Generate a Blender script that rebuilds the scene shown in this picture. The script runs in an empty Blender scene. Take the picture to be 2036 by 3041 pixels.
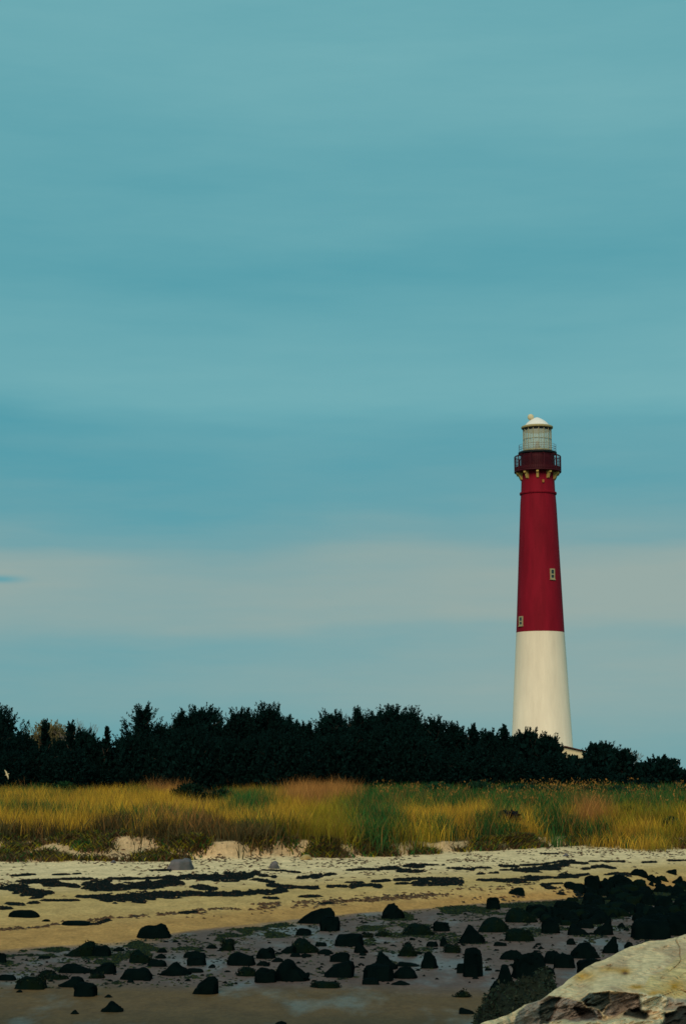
import bpy, bmesh, math, random
import numpy as np
from mathutils import Vector
R = math.radians
sc = bpy.context.scene
C = sc.collection

# ---------------------------------------------------------------- camera, sky, sun, exposure
F, CX, CY = 5340.0, 1018.0, 1520.5          # focal length and centre in photo pixels
CAM_Z = 3.0
PITCH = math.atan((2300 - CY) / F)
cam = bpy.data.cameras.new('camera'); cam_o = bpy.data.objects.new('camera', cam); C.objects.link(cam_o)
cam.sensor_fit = 'VERTICAL'; cam.sensor_height = 30.41; cam.sensor_width = 20.36; cam.lens = 53.40
cam.clip_end = 20000
cam_o.location = (0, 0, CAM_Z); cam_o.rotation_euler = (R(90) + PITCH, 0, 0)
sc.camera = cam_o

SUN_EL, SUN_AZ = 34, 192        # azimuth clockwise from +Y (view direction): behind and to the left
w = bpy.data.worlds.new("World"); sc.world = w; w.use_nodes = True
nt = w.node_tree; N = nt.nodes; L = nt.links
for n in list(N): N.remove(n)
out = N.new('ShaderNodeOutputWorld'); bg = N.new('ShaderNodeBackground'); L.new(bg.outputs[0], out.inputs[0])
bg.inputs[1].default_value = 0.10
tc = N.new('ShaderNodeTexCoord'); sep = N.new('ShaderNodeSeparateXYZ'); L.new(tc.outputs['Generated'], sep.inputs[0])
sky = N.new('ShaderNodeTexSky'); sky.sky_type = 'NISHITA'; sky.sun_disc = False
sky.sun_elevation = R(SUN_EL); sky.sun_rotation = R(SUN_AZ); sky.air_density = 1.0; sky.dust_density = 0.6; sky.ozone_density = 2.0
def math_(op, a, b=None, c=None):
    n = N.new('ShaderNodeMath'); n.operation = op
    for i, v in enumerate((a, b, c)):
        if v is None: continue
        if isinstance(v, (int, float)): n.inputs[i].default_value = v
        else: L.new(v, n.inputs[i])
    return n.outputs[0]
def wnoise(scale, xyz, detail=3.0, rough=0.5, off=(0, 0, 0)):
    m = N.new('ShaderNodeMapping'); L.new(tc.outputs['Generated'], m.inputs[0])
    m.inputs['Scale'].default_value = xyz; m.inputs['Location'].default_value = off
    n = N.new('ShaderNodeTexNoise'); L.new(m.outputs[0], n.inputs['Vector'])
    n.inputs['Scale'].default_value = scale; n.inputs['Detail'].default_value = detail; n.inputs['Roughness'].default_value = rough
    return n.outputs['Fac']
warp = math_('MULTIPLY', math_('SUBTRACT', wnoise(2.2, (1, 1, 2.5), 2, .5, (3.1, 0, 0)), 0.5), 0.045)
warp2 = math_('MULTIPLY', math_('SUBTRACT', wnoise(7.0, (1, 1, 5), 3, .55, (1, 5, 0)), 0.5), 0.022)
el = math_('ADD', math_('ADD', sep.outputs['Z'], warp), warp2)
ramp = N.new('ShaderNodeValToRGB'); L.new(el, ramp.inputs[0]); ramp.color_ramp.interpolation = 'EASE'
stops = [(0.0, .22), (.018, .26), (.05, .52), (.072, .50), (.090, .92), (.108, 1.0), (.120, .90), (.136, .52), (.152, .26), (.17, .18), (.19, .30),
         (.207, .85), (.24, .72), (.276, .42), (.31, .72), (.361, .80), (.41, .66), (.6, .7), (1.0, .7)]
els = ramp.color_ramp.elements
while len(els) < len(stops): els.new(0.5)
for e, (p, v) in zip(els, stops): e.position = p; e.color = (v, v, v, 1)
st = math_('MULTIPLY', math_('SUBTRACT', wnoise(3.2, (1, 1, 6), 3, .5, (0, 2, .3)), 0.5), .75)
st2 = math_('MULTIPLY', math_('SUBTRACT', wnoise(2.0, (1, 1, 3), 2, .5, (7, 2, .3)), 0.5), 0.9)
st3 = math_('MULTIPLY', math_('SUBTRACT', wnoise(9.0, (1, 1, 7), 6, .65, (2, 9, .3)), 0.5), 0.40)
mask = math_('ADD', math_('ADD', math_('ADD', ramp.outputs[0], st), st2), st3)
az_ = math_('DIVIDE', sep.outputs['X'], sep.outputs['Y'])
gx = math_('POWER', math_('DIVIDE', math_('ADD', az_, 0.192), 0.013), 2.0); gy = math_('POWER', math_('DIVIDE', math_('SUBTRACT', sep.outputs['Z'], 0.1055), 0.0021), 2.0)
gap = math_('MULTIPLY', math_('EXPONENT', math_('MULTIPLY', math_('ADD', gx, gy), -1.0)), -0.75)      # small opening in the low bank
mask = math_('ADD', mask, gap)
mk = N.new('ShaderNodeClamp'); L.new(mask, mk.inputs[0])
def wmix(f, a, b):
    m = N.new('ShaderNodeMix'); m.data_type = 'RGBA'
    for i, v in ((0, f), (6, a), (7, b)):
        if isinstance(v, (int, float)): m.inputs[i].default_value = v
        elif isinstance(v, tuple): m.inputs[i].default_value = (*v, 1)
        else: L.new(v, m.inputs[i])
    return m.outputs[2]
clear = wmix(0.92, sky.outputs[0], (0.60, 3.12, 3.72))          # clear teal gaps (strength 0.1)
lo = N.new('ShaderNodeMapRange'); L.new(el, lo.inputs[0]); lo.inputs[1].default_value = .128; lo.inputs[2].default_value = .20
grey = wmix(lo.outputs[0], (3.05, 4.0, 3.75), (1.72, 4.22, 4.62))   # low bank greyer, high veil paler teal
L.new(wmix(mk.outputs[0], clear, grey), bg.inputs[0])

sun = bpy.data.lights.new('sun', 'SUN'); so = bpy.data.objects.new('sun', sun); C.objects.link(so)
sun.energy = 2.1; sun.angle = R(34); sun.color = (1.0, 0.77, 0.52)
d = Vector((math.sin(R(SUN_AZ)) * math.cos(R(SUN_EL)), math.cos(R(SUN_AZ)) * math.cos(R(SUN_EL)), math.sin(R(SUN_EL))))
so.rotation_euler = d.to_track_quat('Z', 'Y').to_euler(); so.location = d * 50
sc.view_settings.view_transform = 'Standard'; sc.view_settings.look = 'None'
sc.view_settings.exposure = 0.0; sc.view_settings.gamma = 1.0; sc.view_settings.use_curve_mapping = False
sc.cycles.filter_width = 1.6

# ---------------------------------------------------------------- projection helpers (photo pixel -> world ray)
SP, CP = math.sin(PITCH), math.cos(PITCH)
def ray(px, row):
    u = (px - CX) / F; v = (CY - row) / F
    return np.array([u, CP - v * SP, SP + v * CP])
def at_y(px, row, Y):
    r = ray(px, row); k = Y / r[1]
    return r[0] * k, Y, CAM_Z + r[2] * k
def dist_plane(px, row, z):
    r = ray(px, row); return r[1] * (CAM_Z - z) / -r[2]
def project(x, y, z):
    """world arrays -> photo px,row"""
    dz = z - CAM_Z
    dep = y * CP + dz * SP
    return CX + F * x / dep, CY - F * (-y * SP + dz * CP) / dep

# ---------------------------------------------------------------- numpy noise
rs = np.random.RandomState(7)
_T = rs.rand(256, 256)
def vnoise(x, y):
    xi = np.floor(x).astype(int); yi = np.floor(y).astype(int); fx = x - xi; fy = y - yi
    fx = fx * fx * (3 - 2 * fx); fy = fy * fy * (3 - 2 * fy)
    a = _T[xi & 255, yi & 255]; b = _T[(xi + 1) & 255, yi & 255]; c = _T[xi & 255, (yi + 1) & 255]; e = _T[(xi + 1) & 255, (yi + 1) & 255]
    return (a * (1 - fx) + b * fx) * (1 - fy) + (c * (1 - fx) + e * fx) * fy
def fbm(x, y, o=4):
    x = np.asarray(x, float); y = np.asarray(y, float)
    s = 0; a = .5; t = 0
    for i in range(o):
        s = s + a * vnoise(x + 17.3 * i, y + 5.1 * i); t += a; x = x * 2.03; y = y * 2.03; a *= .5
    return s / t

# ---------------------------------------------------------------- terrain
COLS = [0, 350, 650, 1018, 1336, 1700, 2036]
FEAT = {  # name: (height, rows in the photo at COLS)
    'A': (0.08, [2828, 2797, 2762, 2719, 2690, 2672, 2630]),
    'B': (0.36, [2690, 2680, 2668, 2650, 2640, 2625, 2585]),
    'C': (0.62, [2562, 2555, 2552, 2546, 2530, 2512, 2520]),
}
TOPZ = {'D': ([1.18, 1.20, 1.10, 0.95, 0.88, 0.92, 0.88], [2486, 2482, 2500, 2520, 2505, 2482, 2488])}
def _featd():
    c = np.array([ray(p, 2650)[0] / ray(p, 2650)[1] for p in COLS]); res = []
    for k in 'ABC':
        z, rows = FEAT[k]
        res.append((np.full(len(COLS), z), np.array([dist_plane(p, r, z) for p, r in zip(COLS, rows)])))
    zs, rows = TOPZ['D']
    res.append((np.array(zs), np.array([dist_plane(p, r, z) for p, r, z in zip(COLS, rows, zs)])))
    return c, res
FC, FD = _featd()
def prof(x, y):
    x = np.asarray(x, float); y = np.asarray(y, float)
    c = x / np.maximum(y, 14.0)
    sh = (fbm(x * .55 + 3, y * .1 + 9, 3) - .5)
    ds = [np.interp(c, FC, dd) for _, dd in FD]; zs = [np.interp(c, FC, zz) for zz, _ in FD]
    ds[2] = ds[2] + sh * 1.6; ds[3] = np.maximum(ds[3] + sh * 2.6, ds[2] + .7)
    ds[0] = ds[0] + (fbm(x * .5, y * .02 + 4, 3) - .5) * 1.3
    D = [np.full_like(c, -60.), np.full_like(c, 15.)] + ds + [np.maximum(ds[3] + 14, 78.), np.full_like(c, 105.), np.full_like(c, 160.), np.full_like(c, 9000.)]
    Z = [np.full_like(c, -.45), np.full_like(c, -.03)] + zs + [np.full_like(c, 1.35), np.full_like(c, 1.6), np.full_like(c, 2.0), np.full_like(c, 1.9)]
    return D, Z
def ground(x, y, detail=True):
    D, Z = prof(x, y); y = np.asarray(y, float)
    z = np.full(np.broadcast(x, y).shape, -.45, float)
    p = np.zeros_like(z)
    for i in range(len(D) - 1):
        t = (y - D[i]) / (D[i + 1] - D[i]); m = (t >= 0)
        tt = np.clip(t, 0, 1)
        if i in (4,): tt = tt * tt * (3 - 2 * tt)
        z = np.where(m, Z[i] + (Z[i + 1] - Z[i]) * tt, z); p = np.where(m, i - 1 + np.clip(t, 0, 1), p)
    if detail:
        near = np.clip((90 - y) / 40, 0, 1)
        flat = np.clip(1.15 - p, 0, 1); dune = np.clip(p - 2.7, 0, 1)
        z = z + near * flat * (fbm(x * 1.1, y * .7, 4) - .5) * .05
        z = z + near * dune * ((fbm(x * .55 + 40, y * .5, 3) - .5) * .35 + (fbm(x * 2.2, y * 1.6, 3) - .5) * .16)
        z = z + near * np.clip((p - 1) / .5, 0, 1) * (fbm(x * .9 + 7, y * .45 + 3, 4) - .5) * .05
    return z, p
def gz(x, y): return float(ground(np.array([x]), np.array([y]))[0][0])
def hit(px, row, lo=15., hi=160.):
    r = ray(px, row)
    ys = np.arange(lo, hi, .08)
    k = ys / r[1]; z, _ = ground(r[0] * k, ys)
    below = np.where(CAM_Z + r[2] * k < z)[0]
    y = ys[below[0]] if len(below) else hi
    return r[0] * y / r[1], y

# ---------------------------------------------------------------- mesh helpers
def link_mesh(name, verts, faces_flat, loop_n, mat_, parent=None, smooth=False, cols=None, extra=None):
    """verts Nx3, faces_flat int array, loop_n loops per face (int or array)"""
    me = bpy.data.meshes.new(name)
    verts = np.ascontiguousarray(verts, dtype=np.float32); ff = np.ascontiguousarray(faces_flat, dtype=np.int32).ravel()
    if np.isscalar(loop_n): nf = len(ff) // loop_n; tot = np.full(nf, loop_n, np.int32)
    else: tot = np.asarray(loop_n, np.int32); nf = len(tot)
    st_ = np.concatenate([[0], np.cumsum(tot)[:-1]]).astype(np.int32)
    me.vertices.add(len(verts)); me.vertices.foreach_set('co', verts.ravel())
    me.loops.add(len(ff)); me.loops.foreach_set('vertex_index', ff)
    me.polygons.add(nf); me.polygons.foreach_set('loop_start', st_); me.polygons.foreach_set('loop_total', tot)
    if smooth: me.polygons.foreach_set('use_smooth', np.ones(nf, bool))
    if cols is not None:
        a = me.color_attributes.new('col', 'FLOAT_COLOR', 'POINT')
        cc = np.ones((len(verts), 4), np.float32); cc[:, :3] = cols; a.data.foreach_set('color', cc.ravel())
    if extra:
        for k, v in extra.items():
            a = me.attributes.new(k, 'FLOAT', 'POINT'); a.data.foreach_set('value', np.ascontiguousarray(v, np.float32))
    me.update(); me.validate()
    o = bpy.data.objects.new(name, me); C.objects.link(o)
    if mat_: me.materials.append(mat_)
    if parent: o.parent = parent
    return o
def from_bm(name, bm, mat_, parent=None, smooth=False):
    me = bpy.data.meshes.new(name); bmesh.ops.recalc_face_normals(bm, faces=bm.faces[:]); bm.to_mesh(me); bm.free()
    if smooth:
        for p in me.polygons: p.use_smooth = True
    o = bpy.data.objects.new(name, me); C.objects.link(o); me.materials.append(mat_)
    if parent: o.parent = parent
    return o
def tag(o, label=None, cat=None, group=None, kind=None):
    for k, v in (('label', label), ('category', cat), ('group', group), ('kind', kind)):
        if v: o[k] = v
    return o
def empty(name, loc, label=None, cat=None, group=None):
    o = bpy.data.objects.new(name, None); C.objects.link(o); o.location = loc; o.empty_display_size = .3
    return tag(o, label, cat, group)
def box(bm, cx, cy, cz, sx, sy, sz, rotz=0):
    vs = []
    for dx in (-.5, .5):
        for dy in (-.5, .5):
            for dz in (-.5, .5):
                x, y = dx * sx, dy * sy
                vs.append(bm.verts.new((cx + x * math.cos(rotz) - y * math.sin(rotz), cy + x * math.sin(rotz) + y * math.cos(rotz), cz + dz * sz)))
    for f in ((0, 1, 3, 2), (4, 6, 7, 5), (0, 4, 5, 1), (2, 3, 7, 6), (0, 2, 6, 4), (1, 5, 7, 3)):
        bm.faces.new([vs[i] for i in f])
def tube(bm, p0, p1, r0, r1, n=8, cap=True):
    p0 = Vector(p0); p1 = Vector(p1); q = (p1 - p0).to_track_quat('Z', 'Y')
    a = [bm.verts.new(p0 + q @ Vector((r0 * math.cos(2 * math.pi * i / n), r0 * math.sin(2 * math.pi * i / n), 0))) for i in range(n)]
    b = [bm.verts.new(p1 + q @ Vector((r1 * math.cos(2 * math.pi * i / n), r1 * math.sin(2 * math.pi * i / n), 0))) for i in range(n)]
    for i in range(n): bm.faces.new((a[i], a[(i + 1) % n], b[(i + 1) % n], b[i]))
    if cap: bm.faces.new(a[::-1]); bm.faces.new(b)
def lathe(bm, pr, n=96):
    rings = []
    for r, z in pr:
        if r < 1e-5: rings.append([bm.verts.new((0, 0, z))])
        else: rings.append([bm.verts.new((r * math.cos(2 * math.pi * i / n), r * math.sin(2 * math.pi * i / n), z)) for i in range(n)])
    for a, b in zip(rings[:-1], rings[1:]):
        for i in range(n):
            j = (i + 1) % n
            if len(a) == 1 and len(b) == 1: continue
            if len(a) == 1: bm.faces.new((a[0], b[j], b[i]))
            elif len(b) == 1: bm.faces.new((a[i], a[j], b[0]))
            else: bm.faces.new((a[i], a[j], b[j], b[i]))
def ring(bm, r, z, t=.02, n=64, m=6):
    rows = []
    for i in range(n):
        a = 2 * math.pi * i / n
        rows.append([bm.verts.new(((r + t * math.cos(2 * math.pi * j / m)) * math.cos(a), (r + t * math.cos(2 * math.pi * j / m)) * math.sin(a), z + t * math.sin(2 * math.pi * j / m))) for j in range(m)])
    for i in range(n):
        for j in range(m):
            bm.faces.new((rows[i][j], rows[(i + 1) % n][j], rows[(i + 1) % n][(j + 1) % m], rows[i][(j + 1) % m]))

# ---------------------------------------------------------------- materials
def material(name, col, rough=.8, var=0.0, vscale=3.0, bump=0.0, bscale=20.0, spec=.3, attr=None, col2=None, metallic=0, detail=6, vxyz=(1, 1, 1)):
    m = bpy.data.materials.new(name); m.use_nodes = True; t = m.node_tree; b = t.nodes['Principled BSDF']
    b.inputs['Roughness'].default_value = rough; b.inputs['Specular IOR Level'].default_value = spec; b.inputs['Metallic'].default_value = metallic
    co = t.nodes.new('ShaderNodeTexCoord'); mp = t.nodes.new('ShaderNodeMapping'); t.links.new(co.outputs['Object'], mp.inputs[0]); mp.inputs['Scale'].default_value = vxyz
    base = None
    if attr:
        a = t.nodes.new('ShaderNodeAttribute'); a.attribute_name = attr; base = a.outputs['Color']
    if var or col2:
        n = t.nodes.new('ShaderNodeTexNoise'); t.links.new(mp.outputs[0], n.inputs['Vector']); n.inputs['Scale'].default_value = vscale; n.inputs['Detail'].default_value = detail; n.inputs['Roughness'].default_value = .65
        mx = t.nodes.new('ShaderNodeMix'); mx.data_type = 'RGBA'
        if col2:
            r_ = t.nodes.new('ShaderNodeMapRange'); t.links.new(n.outputs['Fac'], r_.inputs[0]); r_.inputs[1].default_value = .38; r_.inputs[2].default_value = .62
            t.links.new(r_.outputs[0], mx.inputs[0]); mx.inputs[6].default_value = (*col, 1); mx.inputs[7].default_value = (*col2, 1)
        else:
            mx.blend_type = 'MULTIPLY'; mx.inputs[0].default_value = 1
            r_ = t.nodes.new('ShaderNodeMapRange'); t.links.new(n.outputs['Fac'], r_.inputs[0]); r_.inputs[1].default_value = .3; r_.inputs[2].default_value = .7
            r_.inputs[3].default_value = 1 - var; r_.inputs[4].default_value = 1 + var
            if base is not None: t.links.new(base, mx.inputs[6])
            else: mx.inputs[6].default_value = (*col, 1)
            t.links.new(r_.outputs[0], mx.inputs[7])
        base = mx.outputs[2]
    if base is not None: t.links.new(base, b.inputs['Base Color'])
    else: b.inputs['Base Color'].default_value = (*col, 1)
    if bump:
        n2 = t.nodes.new('ShaderNodeTexNoise'); t.links.new(co.outputs['Object'], n2.inputs['Vector']); n2.inputs['Scale'].default_value = bscale; n2.inputs['Detail'].default_value = 8
        bp = t.nodes.new('ShaderNodeBump'); t.links.new(n2.outputs['Fac'], bp.inputs['Height']); bp.inputs['Strength'].default_value = bump; bp.inputs['Distance'].default_value = .05
        t.links.new(bp.outputs[0], b.inputs['Normal'])
    return m

# sand: colour comes from the vertex attribute; wet film and ripples are procedural
def sand_material():
    m = bpy.data.materials.new('sand'); m.use_nodes = True; t = m.node_tree; b = t.nodes['Principled BSDF']; n_ = t.nodes.new; l_ = t.links.new
    co = n_('ShaderNodeTexCoord'); at = n_('ShaderNodeAttribute'); at.attribute_name = 'col'; wt = n_('ShaderNodeAttribute'); wt.attribute_name = 'wet'
    def noise(scale, sx, sy, det=6, rough=.6):
        mp = n_('ShaderNodeMapping'); l_(co.outputs['Object'], mp.inputs[0]); mp.inputs['Scale'].default_value = (sx, sy, 1)
        q = n_('ShaderNodeTexNoise'); l_(mp.outputs[0], q.inputs['Vector']); q.inputs['Scale'].default_value = scale; q.inputs['Detail'].default_value = det; q.inputs['Roughness'].default_value = rough; return q.outputs['Fac']
    def mr(v, a, b_, c, e):
        r_ = n_('ShaderNodeMapRange'); l_(v, r_.inputs[0])
        for i, k in enumerate((a, b_, c, e)): r_.inputs[i + 1].default_value = k
        return r_.outputs[0]
    def mul(a, b_, op='MULTIPLY'):
        q = n_('ShaderNodeMath'); q.operation = op
        for i, v in enumerate((a, b_)):
            if isinstance(v, (int, float)): q.inputs[i].default_value = v
            else: l_(v, q.inputs[i])
        return q.outputs[0]
    v1 = mr(noise(2.2, 1, .55), .3, .7, .80, 1.20); v2 = mr(noise(14, 1, .5, 8, .7), .3, .7, .72, 1.28)
    mx = n_('ShaderNodeMix'); mx.data_type = 'RGBA'; mx.blend_type = 'MULTIPLY'; mx.inputs[0].default_value = 1
    l_(at.outputs['Color'], mx.inputs[6]); l_(mul(v1, v2), mx.inputs[7]); l_(mx.outputs[2], b.inputs['Base Color'])
    film = mr(noise(.55, 1, .35, 6, .62), .50, .60, 0, 1)
    wet = wt.outputs['Fac']
    ro = mul(mr(wet, 0, 1, .95, .75), mul(mul(film, wet), .34), 'SUBTRACT'); l_(ro, b.inputs['Roughness'])
    sp = mul(mr(wet, 0, 1, .08, .12), mul(mul(film, wet), .24), 'ADD'); l_(sp, b.inputs['Specular IOR Level'])
    bp = n_('ShaderNodeBump'); l_(mul(noise(7, 1, .6, 8, .7), mr(wet, 0, 1, 1, .35)), bp.inputs['Height']); bp.inputs['Strength'].default_value = .5; bp.inputs['Distance'].default_value = .08; l_(bp.outputs[0], b.inputs['Normal'])
    return m
M = {}
M['sand'] = sand_material()
M['blade'] = material('grass_blades', (1, 1, 1), .75, attr='col', spec=.1)
M['foliage'] = material('juniper_foliage', (1, 1, 1), .85, attr='col', spec=.05)
M['bark'] = material('bark', (.05, .035, .025), .9, var=.4, vscale=6, bump=.5)
M['twig'] = material('grey_twigs', (.20, .17, .14), .9, var=.3)
M['wrack'] = material('dried_seaweed', (1, 1, 1), .8, attr='col', spec=.1)
M['rock_dark'] = material('wet_black_rock', (.001, .004, .0045), .95, bump=.6, bscale=5, spec=.01, col2=(.002, .006, .006), vscale=3)
M['rock_weed'] = material('weedy_rock', (.002, .008, .008), .9, bump=.8, bscale=8, spec=.01, col2=(.004, .009, .005), vscale=3.5)
M['rock_grey'] = material('grey_boulder', (.16, .14, .15), .9, bump=.9, bscale=5, spec=.15, col2=(.07, .075, .08), vscale=2.5)
M['rock_cream'] = material('cream_boulder', (.42, .33, .17), .9, bump=.9, bscale=6, spec=.15, col2=(.30, .20, .07))

# ---------------------------------------------------------------- the ground
def build_ground():
    cdense = np.linspace(-.17, .17, 430)
    out_ = np.array([.19, .22, .27, .35, .5, .8, 1.4, 3, 8.])
    cs = np.concatenate([-out_[::-1], cdense, out_])
    ys = np.concatenate([np.linspace(-39, 14, 20), np.arange(15, 70, .11), np.arange(70, 110, .5), np.geomspace(112, 9000, 40)])
    X = cs[None, :] * (ys[:, None] + 40); Y = np.repeat(ys[:, None], len(cs), 1)
    x = X.ravel(); y = Y.ravel(); z, p = ground(x, y)
    n1 = fbm(x * .8, y * .5, 4) - .5; n2 = fbm(x * .25 + 9, y * .2, 3) - .5
    pal = {'near': (.078, .050, .021), 'brown': (.125, .070, .028), 'mud': (.118, .074, .064), 'damp': (.47, .25, .085),
           'gold': (.55, .345, .135), 'dry': (.78, .555, .315), 'scarp': (.56, .37, .20), 'thatch': (.06, .045, .02)}
    pal = {k: np.array(v) for k, v in pal.items()}
    col = np.zeros((len(x), 3))
    keys_y = [(22.0, 'near'), (23.6, 'brown'), (25.2, 'brown'), (26.6, 'mud'), (200, 'mud')]
    yy = y + n2 * 3 + x * .12
    for i in range(3): col[:, i] = np.interp(yy, [k[0] for k in keys_y], [pal[k[1]][i] for k in keys_y])
    pp = p + n1 * .10
    beach = np.zeros_like(col); kp = [(0.93, 'mud'), (1.03, 'damp'), (1.35, 'damp'), (1.75, 'gold'), (2.15, 'gold'), (2.6, 'dry'), (3.0, 'dry'), (3.25, 'scarp'), (3.9, 'scarp'), (4.06, 'thatch'), (9, 'thatch')]
    for i in range(3): beach[:, i] = np.interp(pp, [k[0] for k in kp], [pal[k[1]][i] for k in kp])
    t = np.clip((pp - .93) / .1, 0, 1)[:, None]
    col = col * (1 - t) + beach * t
    wet = np.clip((1.04 - pp) / .08, 0, 1)
    nc = len(cs); nr = len(ys)
    idx = np.arange(nr * nc).reshape(nr, nc)
    f = np.stack([idx[:-1, :-1], idx[:-1, 1:], idx[1:, 1:], idx[1:, :-1]], -1).reshape(-1)
    o = link_mesh('ground', np.stack([x, y, z], 1), f, 4, M['sand'], smooth=True, cols=col, extra={'wet': wet})
    tag(o, kind='structure', label='pale beach sand sloping to brown wet tidal flat')
build_ground()

# ---------------------------------------------------------------- lighthouse
def build_lighthouse():
    Y = 258.0
    X = at_y(1609, 2250, Y)[0]
    base = 1.95
    def zr(row, y=Y): return at_y(1600, row, y)[2] - base
    def rpx(px, row):
        z = zr(row) + base; return px / F * (Y * CP + (z - CAM_Z) * SP)
    paint = lambda n, c, **k: material(n, c, **k)
    white = paint('cream_painted_brick', (.86, .74, .57), rough=.75, var=.09, vscale=.9, bump=.25, bscale=6, spec=.2, vxyz=(1, 1, .16))
    red = paint('red_painted_brick', (.225, .006, .018), rough=.75, var=.22, vscale=.9, bump=.25, bscale=6, spec=.12, vxyz=(1, 1, .16))
    dred = paint('dark_red_ironwork', (.055, .003, .008), rough=.6, var=.2, vscale=1.2, spec=.2)
    black = paint('black_iron', (.008, .010, .012), rough=.6, spec=.2)
    ochre = paint('ochre_bracket_paint', (.62, .42, .12), rough=.7, var=.15, vscale=2)
    dome_w = paint('white_dome_paint', (.85, .80, .74), rough=.6, var=.04, vscale=1.5)
    frame_m = paint('weathered_cream_trim', (.38, .34, .19), rough=.7, var=.2, vscale=6)
    pane_m = paint('dark_window_glass', (.01, .03, .035), rough=.15, spec=.5)
    root = empty('lighthouse', (X, Y, base), 'tall red and white lighthouse with glass lantern rising behind the dark trees', 'lighthouse')
    def part(n, bm, m, smooth=False, par=root):
        return from_bm(n, bm, m, par, smooth)
    z_split = zr(1879); r_split = rpx(71.2, 1879)
    r_bot = rpx(86.5, 2150) + (rpx(86.5, 2150) - r_split) / (z_split - zr(2150)) * zr(2150)
    bm = bmesh.new(); lathe(bm, [(r_bot + .25, -.5), (r_bot + .25, .4), (r_bot, .6), (r_split, z_split)]); part('white_shaft', bm, white, True)
    z_led = zr(1466); r_led = rpx(51, 1466); z_top = zr(1422)
    bm = bmesh.new(); lathe(bm, [(r_split + .004, z_split), (rpx(53.6, 1500), zr(1500)), (r_led, z_led - .02), (r_led - .03, z_led + .25), (rpx(48.8, 1430), z_top), (rpx(48.8, 1400), zr(1396))]); part('red_shaft', bm, red, True)
    bm = bmesh.new(); lathe(bm, [(r_led, z_led - .22), (r_led + .16, z_led - .18), (r_led + .2, z_led), (r_led + .16, z_led + .12), (r_led - .05, z_led + .18)]); part('moulding', bm, red)
    # main gallery deck
    zg = zr(1402); rg = rpx(69.5, 1400)
    bm = bmesh.new(); lathe(bm, [(2.2, zg - .16), (rg - .1, zg - .16), (rg, zg - .08), (rg, zg + .10), (2.2, zg + .10)]); part('gallery_deck', bm, dred)
    # brackets
    rsh = rpx(48.8, 1425)
    for k in range(10):
        a = R(-90 - 7 + 36 * k)
        bm = bmesh.new()
        prof_ = [(rsh - .05, zg - .17), (rg - .18, zg - .17), (rg - .22, zg - .42), (rg - .5, zg - .52), (rsh + .42, zg - .75), (rsh + .22, zg - 1.15), (rsh - .05, zg - 1.25)]
        hw = .17
        A = [bm.verts.new((r_ * math.cos(a) - hw * math.sin(a), r_ * math.sin(a) + hw * math.cos(a), z_)) for r_, z_ in prof_]
        B = [bm.verts.new((r_ * math.cos(a) + hw * math.sin(a), r_ * math.sin(a) - hw * math.cos(a), z_)) for r_, z_ in prof_]
        bm.faces.new(A); bm.faces.new(B[::-1])
        for i in range(len(A)): bm.faces.new((A[i], B[i], B[(i + 1) % len(A)], A[(i + 1) % len(A)]))
        part('bracket', bm, ochre)
    # watch room drum and its cage
    rw = rpx(50, 1380); zt = zr(1350)
    bm = bmesh.new(); lathe(bm, [(rw, zg + .10), (rw, zt), (0, zt)]); part('watch_room', bm, dred, False)
    cage = bmesh.new(); rc = rg - .08
    for z_, t_ in ((zg + .2, .03), (zg + .75, .018), (zg + 1.25, .018), (zg + 1.75, .018), (zt - .35, .05)): ring(cage, rc, z_, t_)
    for i in range(72):
        a = 2 * math.pi * i / 72; tube(cage, (rc * math.cos(a), rc * math.sin(a), zg + .1), (rc * math.cos(a), rc * math.sin(a), zt - .35), .026, .026, 4)
    part('gallery_cage', cage, dred)
    for i in range(10):
        a = R(-90 + 11 + 36 * i); bm = bmesh.new()
        tube(bm, (rc * math.cos(a), rc * math.sin(a), zg + .1), (rc * math.cos(a), rc * math.sin(a), zt - .33), .075, .075, 8)
        tube(bm, (rc * math.cos(a), rc * math.sin(a), zt - .36), ((rw + .1) * math.cos(a), (rw + .1) * math.sin(a), zt - .02), .05, .05, 6); part('cage_post', bm, dred)
    # low solid lower panels of the cage (the lower half reads solid)
    bm = bmesh.new(); lathe(bm, [(rc - .02, zg + .1), (rc - .02, zg + .62), (rc - .05, zg + .62), (rc - .05, zg + .1)]); part('kick_panel', bm, dred)
    # lantern deck
    rl = rpx(57, 1345)
    bm = bmesh.new(); lathe(bm, [(rw - .1, zt - .12), (rl - .25, zt - .10), (rl, zt + .02), (rl, zt + .26), (rl - .06, zt + .3), (0, zt + .3)]); part('lantern_deck', bm, black)
    zd = zt + .3
    rail = bmesh.new(); rr = rpx(55, 1330)
    for z_ in (.35, .7, 1.02): ring(rail, rr, zd + z_, .022)
    for i in range(16):
        a = 2 * math.pi * (i + .5) / 16; tube(rail, (rr * math.cos(a), rr * math.sin(a), zd), (rr * math.cos(a), rr * math.sin(a), zd + 1.04), .02, .02, 5)
    part('lantern_railing', rail, paint('grey_rail', (.16, .15, .15), rough=.6))
    # lantern
    ra = rpx(41.6, 1300); z_e = zr(1275)
    bm = bmesh.new(); lathe(bm, [(ra + .02, zd), (ra + .02, zd + .32), (ra - .12, zd + .32), (ra - .12, zd)]); part('lantern_sill', bm, frame_m)
    glass = bpy.data.materials.new('salt_hazed_glass'); glass.use_nodes = True; t = glass.node_tree; b = t.nodes['Principled BSDF']
    b.inputs['Base Color'].default_value = (.70, .74, .60, 1); b.inputs['Roughness'].default_value = .25
    tr = t.nodes.new('ShaderNodeBsdfTransparent'); ms = t.nodes.new('ShaderNodeMixShader'); ms.inputs[0].default_value = .30
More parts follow.
